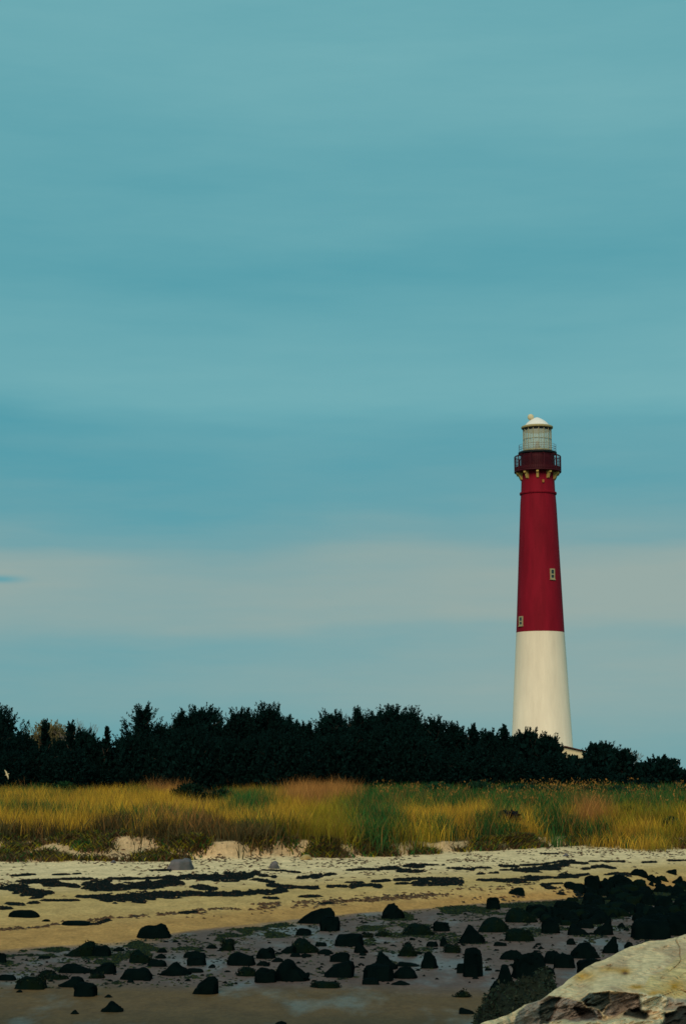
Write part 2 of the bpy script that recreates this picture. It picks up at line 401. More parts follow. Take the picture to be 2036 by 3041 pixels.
    t.links.new(tr.outputs[0], ms.inputs[1]); t.links.new(b.outputs[0], ms.inputs[2]); t.links.new(ms.outputs[0], t.nodes['Material Output'].inputs['Surface'])
    npn = 16
    for lev in range(2):
        za = zd + .32 + (z_e - zd - .32) * lev / 2; zb = zd + .32 + (z_e - zd - .32) * (lev + 1) / 2
        for i in range(npn):
            a0 = 2 * math.pi * i / npn; a1 = 2 * math.pi * (i + 1) / npn
            bm = bmesh.new(); v = [bm.verts.new((ra_ * math.cos(a), ra_ * math.sin(a), z_)) for ra_ in (ra - .03, ra - .05) for a, z_ in ((a0, za), (a1, za), (a1, zb), (a0, zb))]
            for f in ((0, 1, 2, 3), (7, 6, 5, 4), (0, 4, 5, 1), (1, 5, 6, 2), (2, 6, 7, 3), (3, 7, 4, 0)): bm.faces.new([v[j] for j in f])
            part('pane', bm, glass)
    for i in range(npn):
        a = 2 * math.pi * i / npn; bm = bmesh.new(); tube(bm, (ra * math.cos(a), ra * math.sin(a), zd + .3), (ra * math.cos(a), ra * math.sin(a), z_e), .045, .045, 6); part('mullion', bm, frame_m)
    bm = bmesh.new(); ring(bm, ra, (zd + .32 + z_e) / 2, .04); part('glazing_bar', bm, frame_m)
    bm = bmesh.new(); lathe(bm, [(0, z_e - .25), (ra - .05, z_e - .25), (ra - .02, z_e - .02), (ra - .02, z_e + .12), (0, z_e + .12)]); part('lantern_ceiling_shade', bm, black)  # black band painted for the shade inside, under the roof
    # lamp inside
    bm = bmesh.new(); lathe(bm, [(0, zd), (.28, zd), (.28, zd + .5), (.42, zd + .6), (.42, zd + 1.0), (.22, zd + 1.15), (.16, zd + 1.7), (0, zd + 1.75)], 24); part('lamp', bm, paint('lamp_brown', (.10, .06, .06), rough=.5))
    # roof
    re = rpx(47, 1272)
    bm = bmesh.new(); lathe(bm, [(ra - .1, z_e + .05), (re - .04, z_e + .10), (re, z_e + .2), (re, z_e + .34), (re - .14, z_e + .42)]); part('roof_gutter', bm, paint('gutter_paint', (.44, .36, .17), rough=.7, var=.2, vscale=3))
    ztop = zr(1240)
    bm = bmesh.new(); h = ztop - z_e - .42; pr = [(re - .14, z_e + .42)]
    for i in range(1, 13):
        tt = i / 12; pr.append(((re - .5) * math.cos(tt * math.pi / 2) ** 1.5, z_e + .46 + h * math.sin(tt * math.pi / 2) ** 1.45))
    pr[-1] = (0, ztop)
    lathe(bm, pr, 48); part('dome_roof', bm, dome_w, True)
    xv = (1578.5 - 1597.5) / F * Y
    zv = zr(1247)
    bm = bmesh.new(); tube(bm, (xv, -.1, zv - .6), (xv, -.1, zv + .1), .13, .13, 12)
    bmesh.ops.create_icosphere(bm, subdivisions=3, radius=.47)
    for v in bm.verts:
        if v.index < 0 or v.co.length < .55: v.co += Vector((xv, -.1, zv + .38)) if (v.co.length < .5) else Vector((0, 0, 0))
    part('vent_ball', bm, paint('cream_vent', (.68, .58, .36), rough=.7, var=.1), True)
    # windows set in the shaft
    def window(row0, row1, ang, wid):
        zc = (zr(row0, Y - 3) + zr(row1, Y - 3)) / 2; hh = zr(row0, Y - 3) - zr(row1, Y - 3)
        tt = (zc - z_split) / (zr(1500) - z_split); r_ = r_split + (rpx(53.6, 1500) - r_split) * tt
        a = R(-90 + ang); ca, sa = math.cos(a), math.sin(a)
        fr = bmesh.new()
        def bb(bm, u, z_, su, sz, dep, off):
            box(bm, (r_ + off) * ca - u * sa, (r_ + off) * sa + u * ca, zc + z_, dep, su, sz, a)
        bw = .15
        bb(fr, -wid / 2 + bw / 2, 0, bw, hh, .26, 0); bb(fr, wid / 2 - bw / 2, 0, bw, hh, .26, 0)
        for z_ in (-hh / 2 + .09, hh / 2 - .08, -.06): bb(fr, 0, z_, wid - 2 * bw, .17, .255, 0)
        bb(fr, 0, -hh / 2 - .06, wid + .12, .12, .36, .02)
        f = part('window', fr, frame_m)
        for z_, s_ in ((hh / 4, hh / 2 - .1), (-hh / 4 - .03, hh / 2 - .12)):
            p_ = bmesh.new(); bb(p_, 0, z_, wid - 2 * bw + .02, s_, .10, .03); part('pane', p_, pane_m, par=f)
    window(1688, 1719, 30, .78); window(1828, 1856, -59, .85)
    # small fixture just under the gallery
    a = R(-90 + 11); bm = bmesh.new(); rr_ = rsh + .08; box(bm, rr_ * math.cos(a), rr_ * math.sin(a), zr(1428, Y - 2.5), .3, .28, .42, a); part('wall_lamp', bm, paint('rusty_ochre', (.36, .15, .04), rough=.8))

    # keeper's building beside the tower
    Yh = 246.0
    hx = at_y(1680, 2225, Yh)[0]; zb = gz(hx, Yh)
    zap = at_y(1676, 2216, Yh)[2]; zea = at_y(1744, 2232, Yh)[2]; hw = at_y(1746, 2225, Yh)[0] - at_y(1676, 2225, Yh)[0]
    xa = at_y(1676, 2225, Yh)[0]
    wallm = material('cream_house_wall', (.72, .62, .40), .8, var=.08, vscale=1); roofm = material('brown_roof', (.07, .028, .02), .85, var=.2, vscale=3)
    h = empty('keepers_house', (xa, Yh, zb), 'low cream house with brown gabled roof at the foot of the lighthouse', 'house')
    ze = zea - zb - .1; za = zap - zb - .1; w2 = hw - .45; L_ = 9
    bm = bmesh.new(); pts = [(-w2, 0), (w2, 0), (w2, ze + .02), (0, za - .1), (-w2, ze + .02)]
    A = [bm.verts.new((x, 0, z)) for x, z in pts]; B = [bm.verts.new((x, L_, z)) for x, z in pts]
    bm.faces.new(A); bm.faces.new(B[::-1])
    for i in range(5): bm.faces.new((A[i], A[(i + 1) % 5], B[(i + 1) % 5], B[i]))
    from_bm('wall', bm, wallm, h)
    for s in (-1, 1):
        bm = bmesh.new(); pts = [(0, za), (s * hw, ze - .02), (s * hw, ze + .12), (0, za + .15)]
        A = [bm.verts.new((x, -.4, z)) for x, z in pts]; B = [bm.verts.new((x, L_ + .4, z)) for x, z in pts]
        bm.faces.new(A); bm.faces.new(B[::-1])
        for i in range(4): bm.faces.new((A[i], A[(i + 1) % 4], B[(i + 1) % 4], B[i]))
        from_bm('roof', bm, roofm, h)
    for xx in (-1.4, 1.5):
        bm = bmesh.new()
        for q in (-.42, .42): box(bm, xx + q, -.03, 1.9, .1, .1, 1.3)
        for q in (1.3, 2.5): box(bm, xx, -.03, q, .74, .1, .1)
        f = from_bm('window', bm, frame_m, h)
        bm = bmesh.new(); box(bm, xx, .0, 1.9, .74, .04, 1.1); from_bm('pane', bm, pane_m, f)
    # lamp post at the far right
    lx, _, lz = at_y(2008, 2262, 238.0); zb = gz(lx, 238.0)
    lp = empty('lamp_post', (lx, 238.0, zb), 'small white globe lamp on a post showing above the rightmost tree', 'street lamp')
    bm = bmesh.new(); tube(bm, (0, 0, 0), (0, 0, lz - zb - .15), .07, .05, 8); from_bm('pole', bm, M['twig'], lp)
    bm = bmesh.new(); bmesh.ops.create_icosphere(bm, subdivisions=3, radius=.19); bmesh.ops.translate(bm, verts=bm.verts[:], vec=(0, 0, lz - zb)); from_bm('globe', bm, material('white_globe', (.85, .83, .76), .3), lp, True)
build_lighthouse()

# ---------------------------------------------------------------- leaf clouds
def leaf_mesh(name, pos, dirs, ln, wd, cols, mat_, parent=None):
    """one kite-shaped leaf (two triangles) per position"""
    n = len(pos); rnd = rs.normal(size=(n, 3)); side = np.cross(dirs, rnd); side /= np.linalg.norm(side, axis=1)[:, None] + 1e-9
    a = pos; b = pos + dirs * ln[:, None] * .45 + side * wd[:, None] * .5; c = pos + dirs * ln[:, None]; d_ = pos + dirs * ln[:, None] * .45 - side * wd[:, None] * .5
    v = np.stack([a, b, c, d_], 1).reshape(-1, 3)
    f = np.arange(4 * n)
    return link_mesh(name, v, f, 4, mat_, parent, cols=np.repeat(cols, 4, 0))
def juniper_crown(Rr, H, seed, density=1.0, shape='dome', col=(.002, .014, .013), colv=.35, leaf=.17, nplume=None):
    r = np.random.RandomState(seed)
    area = 2 * math.pi * Rr * H * .8
    npl = nplume or int(max(22, area * 5.2 * density))
    t = r.rand(npl) ** .8
    t[:6] = .88 + .12 * r.rand(6)
    if shape == 'spire': env = (1 - t) ** .8 * (.35 + .65 * np.minimum(1, t * 6 + .4)) + .03
    elif shape == 'open': env = np.where(t < .3, .75, 1.0 - .35 * ((t - .45) / .55) ** 2) * (1 - .75 * np.clip((t - .85) / .15, 0, 1))
    else: env = np.sqrt(np.clip(1 - (np.clip(t - .28, 0, 1) / .74) ** 2, 0, 1))
    ang = r.rand(npl) * 2 * math.pi
    lob = 1 + .18 * np.sin(ang * 3 + seed) + .14 * np.sin(ang * 5 + t * 9 + seed * 2)
    rad = env * Rr * lob * (.35 + .65 * r.rand(npl) ** .4)
    L_ = np.clip(.115 * H * (.6 + .9 * r.rand(npl)), .3, .95)
    if shape == 'spire': L_ *= .6
    zz = t * H - L_ * .75
    zz = np.maximum(zz, .05)
    base = np.stack([rad * np.cos(ang), rad * np.sin(ang), zz], 1)
    up = .9 + .8 * t
    dr = np.stack([np.cos(ang) * (1 - .55 * t), np.sin(ang) * (1 - .55 * t), up], 1) + r.normal(size=(npl, 3)) * .28
    if shape == 'open': dr[:, 2] *= .55
    dr /= np.linalg.norm(dr, axis=1)[:, None]
    m = 32
    tt = np.tile(np.linspace(0, 1, m), npl); k = np.repeat(np.arange(npl), m)
    wplume = L_[k] * .19 * (1 - tt) ** .8 * (.5 + tt * .9)
    pos = base[k] + dr[k] * (tt * L_[k])[:, None] + r.normal(size=(npl * m, 3)) * wplume[:, None] * .75
    dd = dr[k] + r.normal(size=(npl * m, 3)) * .5; dd /= np.linalg.norm(dd, axis=1)[:, None]
    ln = leaf * (.6 + .7 * r.rand(npl * m)) * (1 - .35 * tt); wd = ln * .5
    shade = (1 + colv * (r.rand(npl)[k] * 2 - 1)) * (1 + .25 * (r.rand(npl * m) * 2 - 1))
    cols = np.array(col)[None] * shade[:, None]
    # inner mass so the crown closes
    ni = int(area * 40 * density)
    th = r.rand(ni) * 2 * math.pi; ti = r.rand(ni)
    if shape == 'spire': ei = (1 - ti) ** .9 * .6
    elif shape == 'open': ei = np.where(ti < .55, .6, .22)
    else: ei = np.sqrt(np.clip(1 - (np.clip(ti - .28, 0, 1) / .72) ** 2, 0, 1)) * .92
    ri = ei * Rr * np.sqrt(r.rand(ni))
    pi_ = np.stack([ri * np.cos(th), ri * np.sin(th), ti * (H * .9)], 1)
    di = r.normal(size=(ni, 3)); di[:, 2] = abs(di[:, 2]) + .3; di /= np.linalg.norm(di, axis=1)[:, None]
    pos = np.concatenate([pos, pi_]); dd = np.concatenate([dd, di]); li = leaf * 2.1 * (.7 + .6 * r.rand(ni))
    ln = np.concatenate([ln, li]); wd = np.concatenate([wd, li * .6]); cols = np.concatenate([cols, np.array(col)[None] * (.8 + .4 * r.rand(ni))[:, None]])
    return pos, dd, ln, wd, cols
def trunk_bm(H, Rr, seed, r0=.12):
    r = random.Random(seed); bm = bmesh.new()
    pts = [Vector((0, 0, -.2))]; n = 6
    for i in range(1, n + 1): pts.append(Vector((r.uniform(-.1, .1) * i * .6, r.uniform(-.1, .1) * i * .6, H * .85 * i / n)))
    for i in range(n): tube(bm, pts[i], pts[i + 1], r0 * (1 - i / n) + .02, r0 * (1 - (i + 1) / n) + .02, 7, i in (0, n - 1))
    for i in range(9):
        a = r.uniform(0, 6.28); k = r.randint(1, n - 1); q = pts[k]; tl = Rr * r.uniform(.5, .8)
        tube(bm, q, q + Vector((math.cos(a) * tl, math.sin(a) * tl, H * .12)), .045, .012, 5)
    return bm
def make_tree(name, x, y, z0, H, Rr, seed, shape, label, group=None, col=(.002, .014, .013), density=1., leaf=.17, cat='tree', crownname='crown'):
    o = empty(name, (x, y, z0), label, cat, group)
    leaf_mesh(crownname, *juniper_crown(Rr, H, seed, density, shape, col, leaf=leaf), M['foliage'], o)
    from_bm('trunk', trunk_bm(H, Rr, seed), M['bark'], o)
    return o
def copy_tree(o, parent=None):
    c = o.copy(); C.objects.link(c); c.parent = parent
    for ch in list(o.children): copy_tree(ch, c)
    return c

SKY = [  # px, top row, half width px, distance, shape, label
 (-18, 2098, 78, 112, 'dome', 'dark juniper cut by the left edge, sloping steeply down to the right'),
 (62, 2178, 44, 116, 'dome', 'low dark juniper in the dip between the left edge tree and the tan crown'),
 (137, 2139, 24, 110, 'spire', 'narrow dark juniper spire standing before the left side of the tan crown'),
 (212, 2139, 20, 110, 'spire', 'narrow dark juniper spire at the right side of the tan crown'),
 (252, 2166, 38, 114, 'dome', 'small dark juniper stepping down just right of the tan crown'),
 (318, 2156, 11, 112, 'spire', 'thin needle-like juniper spike alone in the lowest dip of the left treeline'),
 (300, 2200, 60, 113, 'dome', 'low wide dark juniper at the foot of the thin spike'),
 (370, 2192, 34, 115, 'dome', 'low dark juniper tucked against the left of the ragged pine'),
 (425, 2092, 54, 110, 'open', 'ragged dark pine with layered boughs and sky gaps standing above the left treeline'),
 (482, 2150, 32, 114, 'dome', 'low round dark juniper just right of the ragged layered pine'),
 (537, 2113, 34, 112, 'spire', 'pointed dark juniper on the left shoulder of the broad dome-shaped one'),
 (600, 2098, 74, 113, 'dome', 'broad dark juniper with evenly rounded top, second hump from the left'),
 (662, 2152, 34, 115, 'dome', 'low dark juniper filling the notch between the two big left humps'),
 (702, 2106, 30, 112, 'dome', 'dark juniper forming the upright left wall of the third hump'),
 (733, 2104, 30, 114, 'spire', 'pointed dark juniper between the upright wall tree and the tallest tuft'),
 (795, 2092, 52, 112, 'dome', 'tallest tufted dark juniper of the hump left of centre'),
 (845, 2124, 48, 115, 'dome', 'dark juniper sloping down right of the tallest tufted one'),
 (905, 2146, 44, 113, 'dome', 'low dark juniper with spiky top just before the central notch'),
 (985, 2111, 48, 112, 'dome', 'dark juniper rising right out of the central notch of the treeline'),
 (1062, 2103, 42, 113, 'spire', 'dark pointed juniper on the long central ridge of crowns'),
 (1108, 2112, 38, 116, 'dome', 'low topped dark juniper in the middle of the long central ridge'),
 (1162, 2096, 50, 112, 'dome', 'flat-topped highest dark juniper of the long central ridge'),
 (1222, 2102, 38, 114, 'dome', 'square-shouldered dark juniper ending the central ridge on its right'),
 (1285, 2130, 40, 113, 'dome', 'dark juniper one step down right of the square-shouldered crown'),
 (1345, 2146, 46, 115, 'dome', 'dark juniper halfway down the slope towards the lighthouse'),
 (1404, 2151, 34, 112, 'spire', 'dark juniper with two small points on the slope left of the lighthouse'),
 (1450, 2166, 36, 114, 'dome', 'round dark juniper second to the left of the lighthouse shaft'),
 (1497, 2153, 30, 112, 'spire', 'spiky dark juniper immediately left of the white lighthouse shaft'),
 (1533, 2180, 36, 112, 'dome', 'dark juniper crossing the left edge of the white shaft'),
 (1568, 2162, 40, 110, 'dome', 'pointed dark juniper in front of the middle of the white shaft'),
 (1626, 2180, 36, 109, 'dome', 'dark juniper in front of the right half of the white shaft'),
 (1652, 2214, 30, 109, 'dome', 'low dark juniper in front of the left end of the cream house'),
 (1702, 2247, 40, 108, 'dome', 'lowest dark juniper, in front of the cream house wall'),
 (1765, 2207, 36, 111, 'dome', 'dark juniper just right of the cream house'),
 (1800, 2205, 34, 113, 'dome', 'twin-topped dark juniper second right of the cream house'),
 (1845, 2226, 44, 112, 'dome', 'dark juniper with a long bough reaching right, third from the cream house'),
 (1905, 2266, 40, 114, 'dome', 'low dark juniper in the last dip before the right end'),
 (1955, 2246, 42, 108, 'dome', 'round dark juniper standing apart near the right edge below the white lamp'),
 (1992, 2256, 30, 110, 'dome', 'small dark juniper on the right flank of the one standing apart'),
 (2045, 2286, 44, 111, 'dome', 'low dark juniper cut by the right edge'),
]
def build_trees():
    for i, (px, row, hw, Y, shp, lab) in enumerate(SKY):
        x, _, zt = at_y(px, row, Y); z0 = gz(x, Y); H = zt - z0; Rr = hw / F * Y * (1.5 if shp == 'dome' else 1.25)
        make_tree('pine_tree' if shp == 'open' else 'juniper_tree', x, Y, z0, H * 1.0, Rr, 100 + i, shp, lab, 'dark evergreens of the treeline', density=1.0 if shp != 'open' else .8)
    # tan broad crown behind the left trees
    x, _, zt = at_y(150, 2144, 122); z0 = gz(x, 122)
    make_tree('leafy_tree', x, 122, z0, zt - z0, 92 / F * 122, 55, 'dome', 'pale tan and olive rounded tree crown behind the narrow left spires', None, col=(.15, .13, .06), leaf=.16, density=1.2)
    # skyline back rank and lower front rank
    protos = []
    for k in range(3):
        protos.append(make_tree('juniper_tree', 0, 0, 0, 5.0, 1.7, 300 + k, 'dome', 'x', 'evergreens massed behind the treeline'))
    xs = [p[0] for p in SKY]; tops = {}
    line = np.array([(-60, 2110), (0, 2108), (30, 2150), (60, 2183), (80, 2178), (215, 2168), (245, 2178), (290, 2198), (318, 2196), (350, 2203), (375, 2190), (400, 2145), (425, 2105), (455, 2140), (480, 2152), (505, 2138), (537, 2122), (560, 2125), (600, 2102), (640, 2145), (668, 2165), (680, 2132), (730, 2110), (785, 2097), (825, 2110), (870, 2135), (935, 2158), (955, 2130), (985, 2113), (1060, 2107), (1110, 2113), (1160, 2100), (1245, 2110), (1257, 2135), (1300, 2148), (1400, 2158), (1450, 2172), (1500, 2168), (1567, 2172), (1600, 2198), (1650, 2192), (1670, 2240), (1700, 2250), (1740, 2240), (1765, 2212), (1800, 2210), (1840, 2232), (1870, 2252), (1900, 2272), (1920, 2282), (1950, 2252), (1985, 2256), (2010, 2277), (2040, 2294), (2110, 2300)])
    def skyrow(px): return float(np.interp(px, line[:, 0], line[:, 1]))
    rr = random.Random(5); used = set()
    def put(px, row, Y, hw, grp, lab):
        k = rr.randrange(3); o = protos[k]
        if k in used: o = copy_tree(protos[k])
        used.add(k)
        x, _, zt = at_y(px, row, Y); z0 = gz(x, Y); H = max(zt - z0, .8)
        o.location = (x, Y, z0 - .05); s = hw / F * Y / 1.7; o.scale = (s, s, H / 5.0); o.rotation_euler.z = rr.uniform(0, 6.28)
        o['label'] = lab; o['group'] = grp
    px = -380
    while px < 2450:
        put(px, skyrow(px) + rr.uniform(10, 24), rr.uniform(117, 124), 40, 'evergreens massed behind the treeline', 'dark evergreen hidden in the solid mass behind the skyline crowns')
        px += 31
    px = -380
    while px < 2450:
        put(px, skyrow(px) + rr.uniform(38, 95), rr.uniform(103, 106), 60, 'evergreens low at the front of the belt', 'dark evergreen low at the shaded front of the tree belt')
        px += 46
    # bare pale trees behind, at the right and by the centre-left
    def bare(px, row, Y, seed, lab, spread=.5):
        x, _, zt = at_y(px, row, Y); z0 = gz(x, Y); H = zt - z0; r = random.Random(seed); bm = bmesh.new(); tw = bmesh.new()
        def grow(p, d_, l, rad, lev):
            q = p + d_ * l; tube(bm if lev < 2 else tw, p, q, rad, rad * .7, 5, False)
            if lev >= 5: return
            for _ in range(3 if lev > 0 else 4):
                nd = (d_ + Vector((r.uniform(-1, 1), r.uniform(-1, 1), r.uniform(-.1, .7))) * spread).normalized()
                grow(q, nd, l * r.uniform(.62, .82), rad * .62, lev + 1)
        grow(Vector((0, 0, -.1)), Vector((0, 0, 1)), H * .33, .07, 0)
        o = empty('bare_tree', (x, Y, z0), lab, 'tree'); from_bm('trunk', bm, M['bark'], o); from_bm('twigs', tw, M['twig'], o)
    bare(1872, 2228, 121, 3, 'bare grey twiggy tree behind the dark junipers near the right edge')
    bare(240, 2158, 121, 4, 'bare pale twiggy tree behind the right side of the tan crown')
build_trees()

# ---------------------------------------------------------------- dune grass
def blades(name, x, y, z, h, wd, cols, lean, mat_, label=None, cat=None, tipcols=None, azi=None, parent=None):
    n = len(x); az = azi if azi is not None else rs.rand(n) * 2 * math.pi
    face = rs.rand(n) * math.pi
    sx, sy = np.cos(face) * wd / 2, np.sin(face) * wd / 2
    lx, ly = np.cos(az) * lean * h, np.sin(az) * lean * h
    v = np.zeros((n, 5, 3)); hh = h * np.sqrt(np.clip(1 - lean ** 2 * .7, .2, 1))
    v[:, 0] = np.stack([x - sx, y - sy, z], 1); v[:, 1] = np.stack([x + sx, y + sy, z], 1)
    mxx, myy = x + lx * .3, y + ly * .3
    v[:, 2] = np.stack([mxx + sx * .8, myy + sy * .8, z + hh * .55], 1); v[:, 3] = np.stack([mxx - sx * .8, myy - sy * .8, z + hh * .55], 1)
    v[:, 4] = np.stack([x + lx, y + ly, z + hh], 1)
    b = np.arange(n)[:, None] * 5
    f = np.concatenate([b + 0, b + 1, b + 2, b + 3, b + 3, b + 2, b + 4], 1).reshape(-1)
    tot = np.tile([4, 3], n)
    cc = np.repeat(cols[:, None, :], 5, 1)
    if tipcols is not None: cc[:, 4] = tipcols; cc[:, 2:4] = cc[:, 2:4] * .5 + tipcols[:, None] * .5
    return link_mesh(name, v.reshape(-1, 3), f, tot, mat_, parent, cols=cc.reshape(-1, 3))
GOLD = np.array((.56, .335, .030)); ORANGE = np.array((.44, .20, .055)); GREEN = np.array((.022, .100, .020)); OLIVE = np.array((.28, .23, .015)); THATCH_SHADE = np.array((.045, .038, .018)); SEED = np.array((.30, .15, .035))
# (px, row, rx, ry, species)   species colour patches seen in the band of grass
BL = [(250, 2375, 260, 45, 0), (820, 2380, 120, 40, 0), (1650, 2350, 420, 42, 1), (1300, 2340, 110, 45, 1), (1880, 2345, 180, 40, 1), (600, 2372, 130, 40, 2), (170, 2330, 90, 28, 1), (960, 2350, 100, 60, 3), (1180, 2365, 60, 40, 4),
      (500, 2330, 60, 40, 3), (1100, 2430, 60, 45, 1), (1180, 2500, 130, 34, 5), (1240, 2430, 40, 30, 0), (1440, 2445, 26, 30, 1), (1640, 2440, 30, 30, 1), (750, 2400, 60, 30, 1), (1760, 2400, 60, 30, 3), (1180, 2335, 120, 30, 1), (1520, 2480, 60, 22, 1), (1500, 2400, 40, 30, 1), (1870, 2400, 90, 40, 5), (2000, 2450, 60, 50, 5), (1380, 2450, 220, 60, 0), (1700, 2420, 160, 40, 0), (1250, 2490, 100, 40, 5), (1000, 2440, 120, 50, 5)]
def build_grass():
    r = np.random.RandomState(11)
    n = 19500
    px = r.uniform(-360, 2520, n); Y = 50 + 55 * r.rand(n) ** 1.25
    x = (px - CX) / F * Y * .99
    z, p = ground(x, Y)
    patch = fbm(x * .35 + 50, Y * .22, 3)
    right = np.clip((px - 1100) / 350, 0, 1)
    edge = 4.06 - .55 * right - .50 * np.exp(-((px - 1130) / 240) ** 2) + (fbm(x * .8, Y * .6 + 70, 3) - .5) * (.9 + 2.0 * right)
    keep = (p > edge)
    # sand showing through in the front right of the dune
    keep &= ~((right > .5) & (p < 4.28) & (fbm(x * .5 + 11, Y * .55 + 5, 3) > .50))
    px, Y, x, z, p, patch, right = [a[keep] for a in (px, Y, x, z, p, patch, right)]
    n = len(x)
    nb = 36
    k = np.repeat(np.arange(n), nb)
    cr = .20 + .16 * r.rand(n)
    bx = x[k] + r.normal(size=n * nb) * cr[k]; by = Y[k] + r.normal(size=n * nb) * cr[k]
    bz = ground(bx, by)[0] - .02
    H = (.62 + .42 * r.rand(n)) * (1 - .35 * right * np.clip(4.4 - p, 0, 1)); h = H[k] * (.45 + .65 * r.rand(n * nb))
    mpx, mrow = project(bx, by, bz + .5)
    # species per clump
    w0 = np.full(n, .35) + 0
    cpx, crow = project(x, Y, z + .5)
    W = np.zeros((6, n)); W[0] = .50 + (patch - .5) * 1.8; W[1] = .50 + (fbm(x * .5 + 90, Y * .4, 3) - .5) * 1.6; W[3] = .20 + (fbm(x * .4 + 20, Y * .3 + 8, 3) - .5) * 1.5; W[5] = .22 + (fbm(x * .6 + 2, Y * .5 + 31, 3) - .5) * 1.5
    
    for (a, b_, rx, ry, s) in BL:
        W[s] += (1.35 if s else .6) * np.exp(-(((cpx - a) / rx) ** 2 + ((crow - b_) / ry) ** 2))
    W += r.rand(6, n) * .22
    # dark thatch along the dune lip, shade under the grass painted in
    left = 1 - right
    W[2] += np.clip(4.30 - p + (fbm(x * .7, Y * .3 + 14, 3) - .5) * .5, 0, .5) * 2.6 * left
    sp = W.argmax(0)
    pal = np.stack([GOLD, GREEN, np.array((.075, .062, .022)), ORANGE, ORANGE * .75, OLIVE])
    lo = np.array([.55, .5, .5, .6, .6, .55])
    base = pal[sp]; jit = ((1 + .45 * (r.rand(n) * 2 - 1)) * (.35 + 1.25 * fbm(x * 1.3 + 60, Y * .9, 3)))[:, None]
    cb = base * jit
    col = cb[k] * (1 + .4 * (r.rand(n * nb) * 2 - 1))[:, None]
    low = THATCH_SHADE[None] * (.7 + .6 * r.rand(n * nb))[:, None]
    basecol = col * .45 + low * .55  # blade feet: thatch tint with shade painted in for depth
    dead = r.rand(n * nb) < .15
    col[dead] = ORANGE * .7
    lean = np.clip(.15 + .35 * r.rand(n * nb) + (k % 5 == 0) * .2, 0, .85)
    names = {0: ('dune_grass', 'golden dune grass covering the top of the dune'), 1: ('green_dune_plants', 'dark green leafy growth among the golden grass'), 2: ('shade_tinted_plants', 'low growth and thatch at the dune lip, painted dark for shade under the grass'),
             3: ('rusty_grass', 'rust brown tall grass in patches before the trees'), 4: ('brown_grass', 'brown feathery grass patch before the trees'), 5: ('olive_grass', 'yellow green grass spilling down the dune')}
    sk = sp[k]; hh = h * (.8 + .5 * fbm(bx * .6 + 5, by * .4, 3)) * np.where(sk == 3, 1.35, 1) * np.where(sk == 2, .7, 1)
    wd = .006 + .011 * r.rand(n * nb)
    wd = wd * np.where((sk == 1) | (sk == 2), 2.2, 1)
    for s in range(6):
        m = sk == s
        if m.sum() < 10: continue
        o = blades(names[s][0], bx[m], by[m], bz[m], hh[m], wd[m], basecol[m], lean[m], M['blade'], tipcols=col[m])
        tag(o, names[s][1], 'grass', kind='stuff')
    # seed heads on the green growth at the back: orange plumes
    q = (r.rand(n) < .06) & (Y > 72) & (sp == 1) & (px > 1150 + 500 * (fbm(x * .4, Y * .3, 2) - .5)) & (fbm(x * .5 + 33, Y * .2, 2) > .42) 
    kk = np.repeat(np.where(q)[0], 6)
    m = len(kk); fx = x[kk] + r.normal(size=m) * .28; fy = Y[kk] + r.normal(size=m) * .28; fz = z[kk] + H[kk] * (.85 + .35 * r.rand(m))
    pos = np.stack([fx, fy, fz], 1); pos = np.repeat(pos, 4, 0) + r.normal(size=(m * 4, 3)) * .05
    dd = r.normal(size=(m * 4, 3)) * .5; dd[:, 2] += 1; dd /= np.linalg.norm(dd, axis=1)[:, None]
    ln = .06 + .07 * r.rand(m * 4)
    o = leaf_mesh('seed_heads', pos, dd, ln, ln * .4, SEED[None] * (.6 + .7 * r.rand(m * 4))[:, None], M['blade'])
    tag(o, 'rusty seed heads over the green growth before the trees', 'seed heads', kind='stuff')
    # tufts rooted in the sandy scarp and trailing roots on the left
    n = 9000; px = r.uniform(-60, 2100, n); u = r.rand(n)
    D, Z = prof((px - CX) / F * 50, np.full(n, 50.))
    Y = D[4] + (D[5] - D[4]) * (u * 1.15 - .08); x = (px - CX) / F * Y; z, p = ground(x, Y)
    keep = (fbm(x * 1.6 + 15, Y * 1.3, 3) + .28 * np.clip(p - 3.3, 0, 1)) > .585
    x, Y, z, px = x[keep], Y[keep], z[keep], px[keep]; n = len(x)
    k = np.repeat(np.arange(n), 10); m = len(k)
    bx = x[k] + r.normal(size=m) * .12; by = Y[k] + r.normal(size=m) * .12; bz = ground(bx, by)[0] - .01
    pal = np.stack([THATCH_SHADE * 1.2, np.array((.10, .055, .025)), GREEN * .9, OLIVE * .8]); s = r.choice(4, n, p=[.38, .30, .14, .18])
    col = pal[s][k] * (.7 + .6 * r.rand(m))[:, None]
    o = blades('scarp_tufts', bx, by, bz, .06 + .24 * r.rand(m), np.full(m, .04), col, np.full(m, .75), M['blade'])
    tag(o, 'small dark tufts rooted in the sandy dune face', 'plants', kind='stuff')
build_grass()

